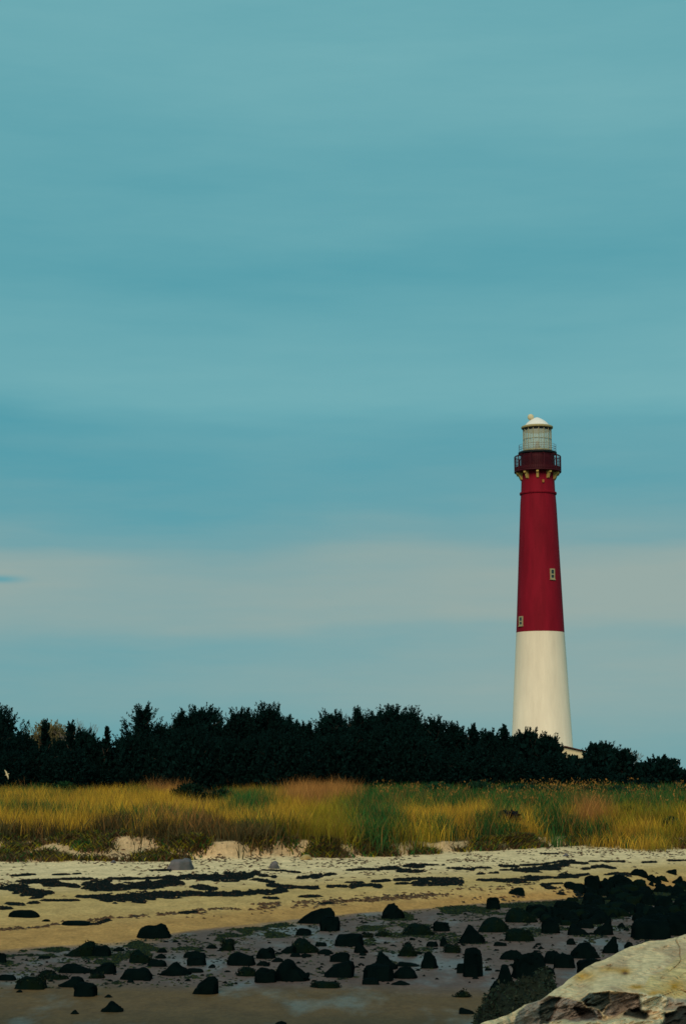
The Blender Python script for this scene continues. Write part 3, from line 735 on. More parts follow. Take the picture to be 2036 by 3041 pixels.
# shrubs inside the grass
def build_shrubs():
    L_ = [(565, 2328, 62, 84, (.006, .020, .012), 'black green low shrub left in the golden grass'),
          (655, 2345, 60, 82, (.007, .022, .012), 'black green low shrub right beside the first one in the grass'),
          (1300, 2322, 55, 90, (.014, .058, .026), 'green shrub behind the brown feathery patch right of centre'),
          (1420, 2322, 60, 92, (.010, .036, .020), 'green shrub at the back of the grass left below the lighthouse'),
          (1545, 2330, 80, 90, (.010, .044, .026), 'broad dark green shrub at the back below the lighthouse'),
          (1640, 2335, 70, 88, (.011, .040, .024), 'dark green shrub at the back below the cream house'),
          (1740, 2334, 70, 89, (.012, .042, .024), 'dark green shrub at the back, second right of the cream house'),
          (1830, 2334, 70, 87, (.010, .034, .022), 'very dark green shrub at the back near the right end'),
          (1930, 2330, 70, 92, (.012, .044, .026), 'green shrub at the back beneath the round tree standing apart'),
          (2030, 2335, 60, 92, (.014, .050, .026), 'green shrub at the back cut by the right edge'),
          (1500, 2408, 16, 64, (.010, .018, .022), 'small dark upright plant in golden grass right of centre'),
          (1522, 2412, 16, 63, (.012, .016, .024), 'small dark upright plant paired with a greener one in golden grass'),
          (190, 2322, 42, 94, (.013, .052, .020), 'small green shrub at the back of the left grass'),
          (1862, 2395, 26, 70, (.016, .05, .02), 'small green bush in the golden grass at the right'),
          (1990, 2430, 22, 64, (.014, .045, .02), 'small green bush on the dune at the right edge'),
          (1520, 2468, 36, 62, (.016, .065, .022), 'low spreading green plant at the front of the right dune'),
          (1085, 2500, 40, 59.5, (.018, .075, .022), 'bright green low plant on the dune lip at the centre')]
    for i, (px, row, hw, Y, col, lab) in enumerate(L_):
        x, _, zt = at_y(px, row, Y); z0 = gz(x, Y); H = max(zt - z0, .3); Rr = hw / F * Y
        o = empty('shrub', (x, Y, z0 - .05), lab, 'shrub', 'shrubs in the dune grass')
        pos, dd, ln, wd, cols = juniper_crown(Rr, H, 500 + i, 2.0, 'dome', col, leaf=.11, nplume=int(60 + 50 * Rr))
        leaf_mesh('foliage', pos, dd, ln, wd, cols, M['foliage'], o)
        from_bm('stem', trunk_bm(H * .7, Rr * .6, i, .03), M['bark'], o)
build_shrubs()

# ---------------------------------------------------------------- small rocks
def crop(c, x, y):
    ox = {6: 0, 7: 650, 8: 1336}[c]; return ox + x / 2.24, 2400 + y / 2.24
PROF = {
 'mound': [(-1, .25), (-.7, .62), (-.3, .92), (.1, 1), (.5, .85), (.8, .5), (1, .2)],
 'block': [(-1, .80), (-.8, .96), (0, 1), (.8, .94), (1, .82)],
 'peak': [(-1, .18), (-.6, .45), (-.15, .95), (.05, 1), (.5, .6), (1, .22)],
 'peakL': [(-1, .55), (-.75, .85), (-.45, 1), (-.1, .9), (.4, .55), (1, .2)],
 'peakR': [(-1, .15), (-.5, .45), (0, .62), (.45, 1), (.75, .95), (1, .5)],
 'wedge': [(-1, .10), (-.6, .45), (-.1, .78), (.5, .95), (.93, 1), (1, .9)],
 'wedgeL': [(-1, .9), (-.9, 1), (-.5, .9), (.1, .7), (.6, .4), (1, .12)],
 'dome': [(-1, .2), (-.75, .6), (-.4, .92), (0, 1), (.4, .92), (.75, .6), (1, .2)],
 'flat': [(-1, .4), (-.8, .9), (-.2, 1), (.4, .85), (.85, .8), (1, .3)],
 'twin': [(-1, .3), (-.75, .85), (-.3, .97), (.05, .82), (.4, 1), (.75, .9), (1, .3)],
}
_bm = bmesh.new(); bmesh.ops.create_icosphere(_bm, subdivisions=4, radius=1); _me = bpy.data.meshes.new('t'); _bm.to_mesh(_me)
ICO = np.array([v.co[:] for v in _me.vertices]); ICOF = np.array([p.vertices[:] for p in _me.polygons]).ravel(); _bm.free()
_bm = bmesh.new(); bmesh.ops.create_icosphere(_bm, subdivisions=3, radius=1); _me2 = bpy.data.meshes.new('t2'); _bm.to_mesh(_me2)
ICO3 = np.array([v.co[:] for v in _me2.vertices]); ICO3F = np.array([p.vertices[:] for p in _me2.polygons]).ravel(); _bm.free()
bpy.data.meshes.remove(_me); bpy.data.meshes.remove(_me2)
def rock_verts(w_, d_, h_, style, seed, hi=True):
    r = np.random.RandomState(seed); V = (ICO if hi else ICO3).copy()
    e = {'block': .40, 'wedge': .46, 'wedgeL': .46, 'flat': .55, 'twin': .65}.get(style, .8)
    S = np.sign(V) * np.abs(V) ** e
    S[:, 0] /= max(abs(S[:, 0]).max(), 1e-6)
    for _ in range(5):                                   # broken planes
        nrm = r.normal(size=3); nrm[2] = abs(nrm[2]) * .6; nrm /= np.linalg.norm(nrm); dlim = r.uniform(.90, 1.15)
        q = S @ nrm; over = np.maximum(q - dlim, 0); S -= over[:, None] * nrm[None] * .9
    pr = PROF[style]; hx = np.interp(S[:, 0], [p[0] for p in pr], [p[1] for p in pr])
    z = np.where(S[:, 2] > 0, np.abs(S[:, 2]) ** .62 * hx, S[:, 2] * .3)
    x = S[:, 0] * w_ / 2; y = S[:, 1] * d_ / 2 * (1 - .12 * S[:, 2]); z = z * h_
    a = fbm(S[:, 0] * 2 + seed, S[:, 1] * 2 + S[:, 2] * 1.7, 4) - .5; b_ = fbm(S[:, 2] * 2 + seed * 2, S[:, 0] * 2 - S[:, 1], 4) - .5
    am = .24 * min(w_, h_ * 1.3)
    c_ = fbm(S[:, 0] * 6 + seed * 3, S[:, 2] * 6 + S[:, 1] * 4, 3) - .5
    x = x + a * am * 1.2 + c_ * am * .5; z = z + c_ * am * .5 * (S[:, 2] > 0); z = z + b_ * am * np.clip(S[:, 2] * 2, 0, 1); y = y + b_ * am
    return np.stack([x, y, z], 1)
def rock(c, x0, x1, yt, yb, style, lab, mat_='rock_dark', group='dark rocks scattered over the tidal flat', name='rock', seed=None, depth=.85):
    if c: p0, rt = crop(c, x0, yt); p1, rb = crop(c, x1, yb)
    else: p0, rt, p1, rb = x0, yt, x1, yb
    pc = (p0 + p1) / 2; x, y = hit(pc, rb)
    wd = (p1 - p0) / F * y * 1.03; dp = min(wd, 1.1) * depth; yc = y + dp * .45
    x = (pc - CX) / F * yc * 1.01; zg = gz(x, yc)
    zt = at_y(pc, rt, yc)[2]; h = max(zt - zg, .03)
    x = at_y(pc, rb, yc)[0]
    seed = seed or int(pc * 7 + rb) % 9973
    big = (p1 - p0) > 28
    v = rock_verts(wd, dp, h, style, seed, big)
    o = link_mesh(name, v, ICOF if big else ICO3F, 3, M[mat_], smooth=True)
    o.location = (x, yc, zg - .005)
    o.data.polygons.foreach_set('use_smooth', np.zeros(len(o.data.polygons), bool)) if False else None
    tag(o, lab, 'rock', group); return o
W = 'rock_weed'
ROCKS = [
 (6, 1112, 1283, 330, 414, 'twin', 'grey rounded boulder on pale sand under the dune face', 'rock_grey'),
 (6, 735, 775, 345, 365, 'mound', 'tiny grey stone on pale sand left of the grey boulder', 'rock_grey'),
 (7, 335, 400, 348, 405, 'mound', 'small purplish grey boulder among stems at the dune foot, centre left', 'rock_grey'),
 (7, 535, 620, 305, 345, 'dome', 'small cream rounded boulder at the dune foot near the centre', 'rock_cream'),
 (8, 745, 790, 300, 322, 'mound', 'tiny grey stone on pale upper sand at the right', 'rock_grey'),
 (6, 70, 258, 674, 730, 'flat', 'low flat-topped dark rock on the sand at the far left'),
 (6, 280, 336, 735, 758, 'mound', 'small dark stone just right of the flat-topped one on the left sand'),
 (6, 415, 600, 746, 782, 'flat', 'thin dark slab lying on the left sand'),
 (6, 920, 1125, 767, 870, 'twin', 'large rounded dark rock with a notched top on the orange sand at left'),
 (6, 445, 640, 880, 992, 'peakR', 'dark peaked boulder beside a lower block at the wet sand edge, left', W),
 (6, 622, 736, 915, 993, 'block', 'lower dark block touching the right of the peaked boulder at left'),
 (6, -40, 50, 963, 1036, 'block', 'dark rock cut by the left edge'),
 (6, 748, 832, 922, 956, 'mound', 'small low dark stone just right of the block and peak pair'),
 (6, 860, 1022, 942, 1032, 'peakL', 'dark mossy rock sloping right, on the left part of the flat', W),
 (6, 985, 1102, 1004, 1058, 'flat', 'low dark slab running out from the mossy sloping rock'),
 (6, 1045, 1115, 930, 964, 'dome', 'small dark rounded stone above its twin left of centre'),
 (6, 1035, 1106, 966, 1002, 'mound', 'small dark stone below the rounded one left of centre'),
 (6, 1370, 1445, 905, 936, 'mound', 'small flat dark stone alone on purple mud, left of centre'),
 (6, 1478, 1553, 870, 950, 'block', 'small upright mossy block alone on the mud, left of centre', W),
 (6, 1225, 1365, 950, 1000, 'flat', 'flat dark rock resting behind the long stepped one'),
 (6, 1250, 1366, 985, 1050, 'block', 'squat dark block at the right end of the long stepped rock'),
 (6, 1065, 1265, 1018, 1118, 'peak', 'long low dark stepped rock tapering left, left of centre'),
 (6, 1240, 1352, 1062, 1096, 'flat', 'thin dark sliver of rock under the squat block'),
 (6, 255, 380, 1075, 1132, 'mound', 'low weedy rock at the left end of the left-hand row', W),
 (6, 395, 612, 1028, 1102, 'peakL', 'long dark rock with a knob on its left, middle of the left-hand row'),
 (6, 612, 762, 1020, 1106, 'wedge', 'dark block rising to the right at the end of the left-hand row'),
 (6, 310, 452, 1102, 1146, 'flat', 'low dark slab under the knobbed rock on the left', W),
 (6, -20, 106, 1105, 1150, 'flat', 'low dark slab near the left edge'),
 (6, 112, 300, 1118, 1212, 'block', 'broad dark squarish rock near the left edge with mossy top', W),
 (6, 385, 555, 1112, 1196, 'peakR', 'dark rock peaked at its right leaning on a square block, lower left'),
 (6, 495, 643, 1158, 1256, 'block', 'dark square block in front of the right-peaked rock, lower left'),
 (6, 808, 1006, 1058, 1146, 'twin', 'broad rounded dark boulder between the left groups'),
 (6, 845, 890, 1135, 1160, 'mound', 'small stone under the left foot of the broad rounded boulder'),
 (6, 955, 1000, 1120, 1152, 'mound', 'small stone under the right foot of the broad rounded boulder'),
 (6, 1283, 1437, 1114, 1243, 'wedge', 'tall dark boulder with straight right side, alone below the others left of centre'),
 (6, 695, 748, 1232, 1263, 'peak', 'small pointed dark stone above the triangular one, bottom left'),
 (6, 682, 820, 1277, 1362, 'peak', 'triangular dark rock lowest on the bottom left sand'),
 (6, 470, 526, 1337, 1374, 'peak', 'small dark stone at the bottom left beside the triangular rock'),
 (6, 598, 692, 1100, 1137, 'flat', 'low weedy stone in the middle of the left flat', W),
 (6, 258, 332, 980, 1005, 'flat', 'thin low stone left of the peaked boulder'),
 (6, 108, 152, 1205, 1230, 'mound', 'small stone at the foot of the broad squarish rock'),
 (7, 533, 752, 656, 772, 'wedge', 'large dark wedge with straight right side at the sand edge, centre left'),
 (7, 676, 796, 718, 822, 'block', 'dark block in front of the large wedge at the sand edge'),
 (7, 1083, 1224, 632, 742, 'dome', 'large dark dome-shaped rock on the weed line at the centre'),
 (7, 1222, 1422, 764, 850, 'dome', 'broad weedy mound below the dome rock, right of centre', W),
 (7, 1428, 1526, 752, 824, 'block', 'dark block just right of the broad weedy mound'),
 (7, 512, 614, 796, 850, 'flat', 'flat dark rock on top of the central mossy mound'),
 (7, 484, 655, 848, 966, 'peakL', 'mossy dark mound below the large wedge', W),
 (7, 640, 716, 888, 922, 'flat', 'small slab to the right of the mossy mound'),
 (7, 408, 512, 908, 970, 'wedge', 'small dark wedge-shaped rock left of the mossy mound'),
 (7, 476, 545, 962, 994, 'flat', 'thin slab beneath the small wedge-shaped rock'),
 (7, 778, 956, 834, 922, 'block', 'dark flat-topped boulder in the middle of the flat'),
 (7, 898, 990, 888, 966, 'peakL', 'dark rock leaning on the right of the flat-topped middle boulder'),
 (7, 948, 1022, 828, 862, 'mound', 'small weedy stone above the leaning rock', W),
 (7, 1036, 1142, 820, 856, 'mound', 'low weedy stone between the middle boulder and the weedy mound', W),
 (7, 254, 372, 928, 1006, 'twin', 'dark rock with two-pointed top left of centre'),
 (7, 58, 240, 960, 1052, 'flat', 'wide dark layered rock left of the two-pointed one'),
 (7, 250, 337, 1014, 1052, 'mound', 'small rounded stone under the two-pointed rock'),
 (7, 352, 432, 994, 1028, 'mound', 'small low stone right of the two-pointed rock'),
 (7, 545, 614, 964, 993, 'flat', 'small flat stone below the mossy mound'),
 (7, 654, 758, 934, 974, 'dome', 'small dark rounded stone right of the mossy mound'),
 (7, 118, 252, 1054, 1122, 'mound', 'weedy rock touching the left of the square block, left of centre', W),
 (7, 248, 370, 1062, 1167, 'block', 'dark square block low on the flat left of centre'),
 (7, 383, 600, 1003, 1154, 'peakL', 'big dark peaked boulder low on the flat left of centre'),
 (7, 744, 862, 958, 1025, 'block', 'dark square rock stacked behind the big central boulder'),
 (7, 706, 890, 1012, 1132, 'wedge', 'big dark central boulder with upright right side'),
 (7, 614, 800, 1148, 1200, 'flat', 'long low stone lowest in the middle of the flat', W),
 (7, 1196, 1310, 886, 988, 'mound', 'dark mossy rock with hanging weed right of centre', W),
 (7, 1036, 1178, 960, 1078, 'peakL', 'tall dark rock at the back of the cluster right of centre'),
 (7, 962, 1157, 1038, 1152, 'block', 'big dark blocky rock at the front of the cluster right of centre'),
 (7, 954, 1066, 1128, 1179, 'block', 'low dark foot stone under the blocky cluster'),
 (7, 1190, 1332, 1020, 1058, 'wedgeL', 'thin dark slab lying over the dome-backed rock right of centre'),
 (7, 1158, 1316, 1052, 1137, 'dome', 'dome-backed dark rock right of the blocky cluster'),
 (7, 1343, 1452, 950, 1068, 'dome', 'egg-shaped dark rock standing alone on the shiny mud'),
 (7, 1145, 1268, 1143, 1180, 'peak', 'thin dark sliver of rock lowest right of the cluster'),
 (7, 1380, 1452, 884, 924, 'flat', 'small dark flat stone above the egg-shaped rock'),
 (7, 1472, 1528, 848, 924, 'peakL', 'small upright dark stone above the egg-shaped rock'),
 (7, 1498, 1600, 902, 964, 'flat', 'dark low rock right above the tall leaning pair', W),
 (7, 355, 470, 1414, 1480, 'dome', 'dark rock cut by the bottom edge of the picture'),
 (8, 375, 490, 525, 580, 'wedge', 'small dark block alone on golden sand at the right'),
 (8, 242, 325, 593, 676, 'block', 'upright dark cube-like rock at the sand edge, right'),
 (8, 1190, 1310, 402, 452, 'dome', 'dark rock high on the sand near the right edge'),
 (8, 1418, 1502, 402, 438, 'wedge', 'small dark wedge high on the sand near the right edge'),
 (8, 887, 992, 445, 545, 'block', 'tall dark block at the top of the right-hand heap'),
 (8, 748, 892, 490, 549, 'flat', 'long dark slab left of the tall block topping the heap'),
 (8, 998, 1064, 460, 535, 'dome', 'dark upright stone right of the tall block topping the heap'),
 (8, 1100, 1215, 462, 540, 'block', 'dark boulder on the back of the right-hand heap'),
 (8, 368, 575, 648, 762, 'peakL', 'broad mossy dark mound at the left of the right-hand heap', W),
 (8, 188, 385, 720, 828, 'dome', 'broad dark rock left of the mossy mound, right part', W),
 (8, 56, 224, 778, 903, 'peak', 'dark steep peaked boulder on the mud right of centre'),
 (8, 368, 547, 790, 886, 'flat', 'oval dark boulder with mossy back below the heap', W),
 (8, 608, 722, 738, 833, 'block', 'square dark block at the lower edge of the heap'),
 (8, 780, 916, 768, 847, 'peakL', 'dark rock sloping right at the lower edge of the heap'),
 (8, 953, 1082, 740, 846, 'peakR', 'dark rock peaked right at the lower edge of the heap'),
 (8, 770, 833, 860, 910, 'dome', 'small dark round stone alone under the heap'),
 (8, 1008, 1114, 850, 967, 'peakR', 'dark upright rock just above the pale ledge'),
 (8, 803, 988, 893, 1003, 'dome', 'big dark round-topped boulder above the pale ledge'),
 (8, 92, 212, 918, 1128, 'block', 'tall dark leaning rock of the pair on the mud'),
 (8, 38, 118, 1034, 1103, 'block', 'smaller dark block at the left foot of the tall leaning rock'),
 (8, 328, 492, 938, 1010, 'dome', 'dark rounded rock at the back left of the wide cluster'),
 (8, 418, 622, 958, 1138, 'block', 'huge dark block in the wide cluster left of the pale ledge'),
 (8, 615, 745, 944, 1040, 'dome', 'dark rounded rock at the back of the wide cluster'),
 (8, 690, 818, 965, 1068, 'block', 'dark block at the right of the wide cluster'),
 (8, 590, 692, 1050, 1113, 'flat', 'low dark slab at the foot of the huge block'),
 (8, 310, 414, 1034, 1203, 'dome', 'tall dark standing rock in front of the wide cluster'),
 (8, 266, 334, 1148, 1218, 'mound', 'dark small rock at the left foot of the tall standing rock'),
 (8, 845, 1012, 1000, 1100, 'block', 'dark rock half hidden by the pale ledge'),
 (8, 60, 165, 1322, 1372, 'wedgeL', 'small dark slab at the bottom, left of the weedy boulder'),
 (8, 1215, 1452, 738, 875, 'block', 'big dark block at the lower right of the heap'),
 (8, 1400, 1600, 700, 850, 'dome', 'big dark rounded rock of the heap at the right edge'),
 (8, 1153, 1222, 884, 936, 'mound', 'small dark stone behind the crest of the pale ledge'),
 (8, 30, 132, 1214, 1260, 'peak', 'small low stone on brown sand left of the standing rock', W),
 (8, 290, 372, 888, 918, 'flat', 'small flat stone above the wide cluster'),
 (8, 1110, 1165, 760, 800, 'mound', 'small dark stone on mud between the heap and the pale ledge'),
]
for t in ROCKS:
    rock(*t[:7], **({'mat_': t[7]} if len(t) > 7 else {}))

def build_heap():
    r = random.Random(21)
    pts = []
    top = [(560, 690), (690, 590), (860, 590), (900, 540), (1000, 530), (1100, 470), (1230, 480), (1420, 455), (1600, 470)]
    bot = [(560, 760), (700, 775), (900, 800), (1100, 730), (1230, 780), (1450, 830), (1600, 840)]
    for i in range(190):
        zx = r.uniform(570, 1620) if i % 3 else r.uniform(900, 1620)
        yt = np.interp(zx, [a for a, _ in top], [b for _, b in top]); yb = np.interp(zx, [a for a, _ in bot], [b for _, b in bot])
        u = r.random(); yy = yt + 25 + (yb - yt - 20) * u; pts.append((zx, yy))
    for zx, yy in sorted(pts, key=lambda q: q[1]):
        wv = r.uniform(55, 150) * (.7 + .4 * (yy - 450) / 400); hv = wv * r.uniform(.4, .7)
        rock(8, zx - wv / 2, zx + wv / 2, yy - hv, yy, r.choice(['mound', 'block', 'peakL', 'peakR', 'dome', 'flat', 'twin']), 'dark wet rock packed in the heap at the right, above the pale ledge',
             r.choice(['rock_dark', 'rock_dark', 'rock_dark', W]), 'rocks packed in the right-hand heap')
build_heap()
def build_stones():
    """loose small stones on the mud, one countable kind, a few pixels each"""
    r = random.Random(4)
    for i in range(400):
        px = r.uniform(0, 2036); row = r.uniform(2700, 2925)
        lim = np.interp(px, COLS, FEAT['A'][1]) + 15
        if row < lim or (px > 1650 and row > 2860 - (px - 1650) * .2): continue
        s = r.uniform(6, 22)
        rock(0, px - s / 2, px + s / 2, row - s * r.uniform(.18, .5), row, r.choice(['mound', 'flat', 'peak']), 'small dark stone lying loose on the mud between the bigger rocks', 'rock_dark', 'loose small stones on the mud', 'stone')
build_stones()

# ---------------------------------------------------------------- big pale ledge rocks at lower right
def ledge_material(name, c1, c2, c3, c3amt=.5, scale=2.0):
    m = bpy.data.materials.new(name); m.use_nodes = True; t = m.node_tree; b = t.nodes['Principled BSDF']; n_ = t.nodes.new; l_ = t.links.new
    b.inputs['Roughness'].default_value = .9; b.inputs['Specular IOR Level'].default_value = .15
    co = n_('ShaderNodeTexCoord')
    def noise(s, d=8, ro=.65, off=0):
        mp = n_('ShaderNodeMapping'); l_(co.outputs['Object'], mp.inputs[0]); mp.inputs['Location'].default_value = (off, off, 0); mp.inputs['Scale'].default_value = (.45, 1, 2.2); mp.inputs['Rotation'].default_value = (0, R(22), 0)
        q = n_('ShaderNodeTexNoise'); l_(mp.outputs[0], q.inputs['Vector']); q.inputs['Scale'].default_value = s; q.inputs['Detail'].default_value = d; q.inputs['Roughness'].default_value = ro; return q.outputs['Fac']
    def mr(v, a, c, lo=0, hi=1):
        k = n_('ShaderNodeMapRange'); l_(v, k.inputs[0]); k.inputs[1].default_value = a; k.inputs[2].default_value = c; k.inputs[3].default_value = lo; k.inputs[4].default_value = hi; return k.outputs[0]
    def mix(f, a, c, mode='MIX'):
        k = n_('ShaderNodeMix'); k.data_type = 'RGBA'; k.blend_type = mode
        if isinstance(f, float): k.inputs[0].default_value = f
        else: l_(f, k.inputs[0])
        for i, v in ((6, a), (7, c)):
            if isinstance(v, tuple): k.inputs[i].default_value = (*v, 1)
            else: l_(v, k.inputs[i])
        return k.outputs[2]
    base = mix(mr(noise(scale), .42, .6), c1, c2)
    base = mix(mr(noise(scale * .8, 5, .6, 4.), .52, .64, 0, c3amt), base, c3)
    base = mix(1.0, base, mr(noise(scale * 14, 6, .7, 2.), .3, .7, .72, 1.25), 'MULTIPLY')
    l_(base, b.inputs['Base Color'])
    bp = n_('ShaderNodeBump'); l_(noise(scale * 3.5, 10, .7), bp.inputs['Height']); bp.inputs['Strength'].default_value = .9; bp.inputs['Distance'].default_value = .08; l_(bp.outputs[0], b.inputs['Normal'])
    return m
def patch_rock(outline, mat_, lab, name='boulder', round_=.10, rough=.05, seed=1, bottom=-.3, group=None):
    """outline: (crop8 x, crop8 y, distance) around the visible top; real thickness goes down to the ground"""
    P = []
    for zx, zy, Y in outline:
        p, rw = crop(8, zx, zy); P.append(Vector(at_y(p, rw, Y)))
    bm = bmesh.new(); vs = [bm.verts.new(p) for p in P]
    # centre fan then subdivide
    f = bm.faces.new(vs); bmesh.ops.triangulate(bm, faces=[f])
    for _ in range(8):
        es = [e for e in bm.edges if e.calc_length() > .035]
        if not es or len(bm.verts) > 22000: break
        bmesh.ops.subdivide_edges(bm, edges=es, cuts=1, use_grid_fill=False); bmesh.ops.triangulate(bm, faces=bm.faces[:])
    bnd = [v for v in bm.verts if v.is_boundary]
    seg = [(P[i], P[(i + 1) % len(P)]) for i in range(len(P))]
    co = np.array([v.co[:] for v in bm.verts]); dmin = np.full(len(co), 1e9)
    for a, b_ in seg:
        a = np.array(a); b_ = np.array(b_); ab = b_ - a; t = np.clip(((co - a) @ ab) / (ab @ ab), 0, 1); q = a + t[:, None] * ab; dmin = np.minimum(dmin, np.linalg.norm(co - q, axis=1))
    rr = np.clip(dmin / round_, 0, 1); lift = round_ * .55 * np.sqrt(1 - (1 - rr) ** 2)
    A_ = co[:, 0] * .93 - co[:, 1] * .35; B_ = co[:, 0] * .35 + co[:, 1] * .93     # bedding runs along the slope
    big = (fbm(A_ * 1.3 + seed, B_ * 2.6 + seed, 3) - .5) * 1.6
    ridg = 1 - np.abs(fbm(A_ * 2.5 + seed * 3, B_ * 6, 4) - .5) * 4
    fine = fbm(A_ * 9 + seed, B_ * 14, 4) - .5
    step_ = np.floor(fbm(A_ * 1.5 + 3 * seed, B_ * 3.5, 4) * 9) / 9
    nz = rough * (big * 1.3 - np.clip(ridg, 0, 1) ** 3 * .35 + fine * .55 + (step_ - .5) * 1.6)
    for i, v in enumerate(bm.verts): v.co.z += lift[i] * .8 + nz[i] * (.35 + .65 * rr[i]) - round_ * .3
    be = [e for e in bm.edges if e.is_boundary]
    cen = sum((p for p in P), Vector()) / len(P)
    cur = be
    z0 = min(p.z for p in P)
    for step in range(6):
        r_ = bmesh.ops.extrude_edge_only(bm, edges=cur); nv = [g for g in r_['geom'] if isinstance(g, bmesh.types.BMVert)]; cur = [g for g in r_['geom'] if isinstance(g, bmesh.types.BMEdge)]
        for v in nv:
            dxy = Vector((v.co.x - cen.x, v.co.y - cen.y, 0)); dxy = dxy.normalized() if dxy.length > 0 else dxy
            k = (step + 1) / 6; v.co.z = v.co.z + (bottom - v.co.z) * (k ** 1.6 if step < 5 else 1)
            v.co += dxy * (.05 if step == 0 else .04) * (1 + .0 * k)
    o = from_bm(name, bm, mat_, None, True)
    c = Vector((cen.x, cen.y, bottom)); 
    for v in o.data.vertices: v.co -= c
    o.location = c
    return tag(o, lab, 'boulder', group)

def big_boulder():
    """one long boulder: sloping top, broken front face with recessed facets painted dark for their shade"""
    sky_ = np.array([(1395, 3062), (1430, 3037), (1489, 3019), (1526, 3004), (1556, 2985), (1590, 2974), (1623, 2958), (1648, 2937), (1680, 2914), (1710, 2895), (1736, 2874), (1757, 2862), (1803, 2845), (1849, 2820), (1882, 2807), (1924, 2795), (1974, 2791), (2008, 2780), (2036, 2776), (2120, 2765), (2300, 2790)], float)
    crest = np.array([(1395, 3064), (1510, 3040), (1530, 3005), (1586, 2976), (1628, 2956), (1700, 2972), (1725, 2976), (1760, 2948), (1812, 2942), (1904, 2952), (1980, 2964), (2060, 2985), (2300, 3010)], float)
    px = np.concatenate([np.linspace(1395, 2120, 420), np.linspace(2125, 2300, 30)]); nr = 230
    s_ = np.linspace(0, 1, nr) ** 1.0
    top = np.interp(px, sky_[:, 0], sky_[:, 1]) + (fbm(px * .03, px * 0, 4) - .5) * 9
    P = np.repeat(px[None], nr, 0); RW_ = top[None] + (3170 - top[None]) * s_[:, None]
    CR = np.maximum(np.interp(px, crest[:, 0], crest[:, 1]), top + 2)[None]
    ytop = 10.35 + (2976 - top) * .0135                     # skyline distance grows with height in the picture
    u = np.clip((RW_ - top[None]) / np.maximum(CR - top[None], 3), 0, 1)
    yc = np.minimum(10.35, ytop - .05)
    Y = ytop[None] * (1 - u) + yc[None] * u
    Y = Y - np.clip(RW_ - CR, 0, 400) * .0022
    wx = (fbm(P * .03, RW_ * .03 + 9, 4) - .5) * 26; wy = (fbm(P * .03 + 50, RW_ * .03, 4) - .5) * 22
    def poly(pts):
        pts = np.array([crop(8, a, b) for a, b in pts]); X_ = P + wx; Z_ = RW_ + wy; ins = np.zeros(P.shape, bool)
        for i in range(len(pts)):
            x1, y1 = pts[i]; x2, y2 = pts[(i + 1) % len(pts)]
            c = ((y1 > Z_) != (y2 > Z_)) & (X_ < (x2 - x1) * (Z_ - y1) / (y2 - y1 + 1e-9) + x1); ins ^= c
        m = ins.astype(float)
        for _ in range(3):
            m = (m + np.roll(m, 1, 0) + np.roll(m, -1, 0) + np.roll(m, 1, 1) + np.roll(m, -1, 1)) / 5
        return m
    FAC = [([(410, 1440), (440, 1345), (560, 1285), (650, 1240), (740, 1250), (690, 1330), (600, 1440), (560, 1700), (380, 1700)], .05, (.25, .20, .16)),  # facet outline, recess depth, stone colour; recess shade painted into the dark ones
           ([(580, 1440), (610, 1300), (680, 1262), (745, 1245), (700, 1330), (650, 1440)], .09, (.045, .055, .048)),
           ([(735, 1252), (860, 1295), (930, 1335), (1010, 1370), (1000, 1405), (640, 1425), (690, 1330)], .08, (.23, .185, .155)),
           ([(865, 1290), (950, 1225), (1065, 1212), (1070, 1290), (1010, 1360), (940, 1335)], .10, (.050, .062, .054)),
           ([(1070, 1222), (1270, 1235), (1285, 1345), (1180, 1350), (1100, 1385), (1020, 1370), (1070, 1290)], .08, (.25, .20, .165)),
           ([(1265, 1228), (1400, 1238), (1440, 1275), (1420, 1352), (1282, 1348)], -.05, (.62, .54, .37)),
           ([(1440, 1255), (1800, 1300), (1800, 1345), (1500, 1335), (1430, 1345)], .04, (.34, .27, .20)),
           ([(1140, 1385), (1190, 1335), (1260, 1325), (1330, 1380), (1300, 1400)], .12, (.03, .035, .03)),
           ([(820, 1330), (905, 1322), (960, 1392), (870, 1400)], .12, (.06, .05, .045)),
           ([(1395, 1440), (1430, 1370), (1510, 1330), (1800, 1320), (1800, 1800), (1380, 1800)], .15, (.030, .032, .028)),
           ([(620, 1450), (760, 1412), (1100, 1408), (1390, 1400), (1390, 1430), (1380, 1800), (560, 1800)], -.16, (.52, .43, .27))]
    cream = np.array((.68, .51, .30)); brown = np.array((.42, .285, .175)); yellow = np.array((.64, .47, .22)); orange = np.array((.50, .25, .03))
    rel = (RW_ - top[None]) / 300
    n1 = fbm(P * .010 + RW_ * .008, RW_ * .035 - P * .012, 5)
    band = np.clip((n1 - .42) / .16, 0, 1) * np.clip((RW_ - top[None]) / 30, 0, 1)
    col = cream[None, None] * (1 - band[..., None] * .75) + brown[None, None] * band[..., None] * .75
    my = poly([(1250, 1235), (1330, 1130), (1430, 1070), (1568, 955), (1800, 850), (1800, 1300), (1450, 1255)])[..., None]
    col = col * (1 - my) + (yellow * (1 - .4 * band[..., None]) + brown * .4 * band[..., None]) * my
    def spot(cx, cy, rx, ry):
        a, b_ = crop(8, cx, cy); return np.clip(.85 * np.exp(-(((P - a) / rx) ** 2 + ((RW_ - b_) / ry) ** 2)) * (.4 + 1.2 * fbm(P * .05, RW_ * .07, 4)), 0, 1)[..., None]
    for a in ((890, 1115, 34, 18), (1060, 1075, 30, 10), (1160, 1085, 22, 10), (1500, 1190, 36, 22), (1230, 1190, 30, 8), (1360, 1240, 26, 12)): 
        k = spot(*a); col = col * (1 - k) + orange * k
    k = spot(1160, 1098, 10, 6); col = col * (1 - k) + np.array((.10, .05, .03)) * k
    dY = np.zeros_like(P)
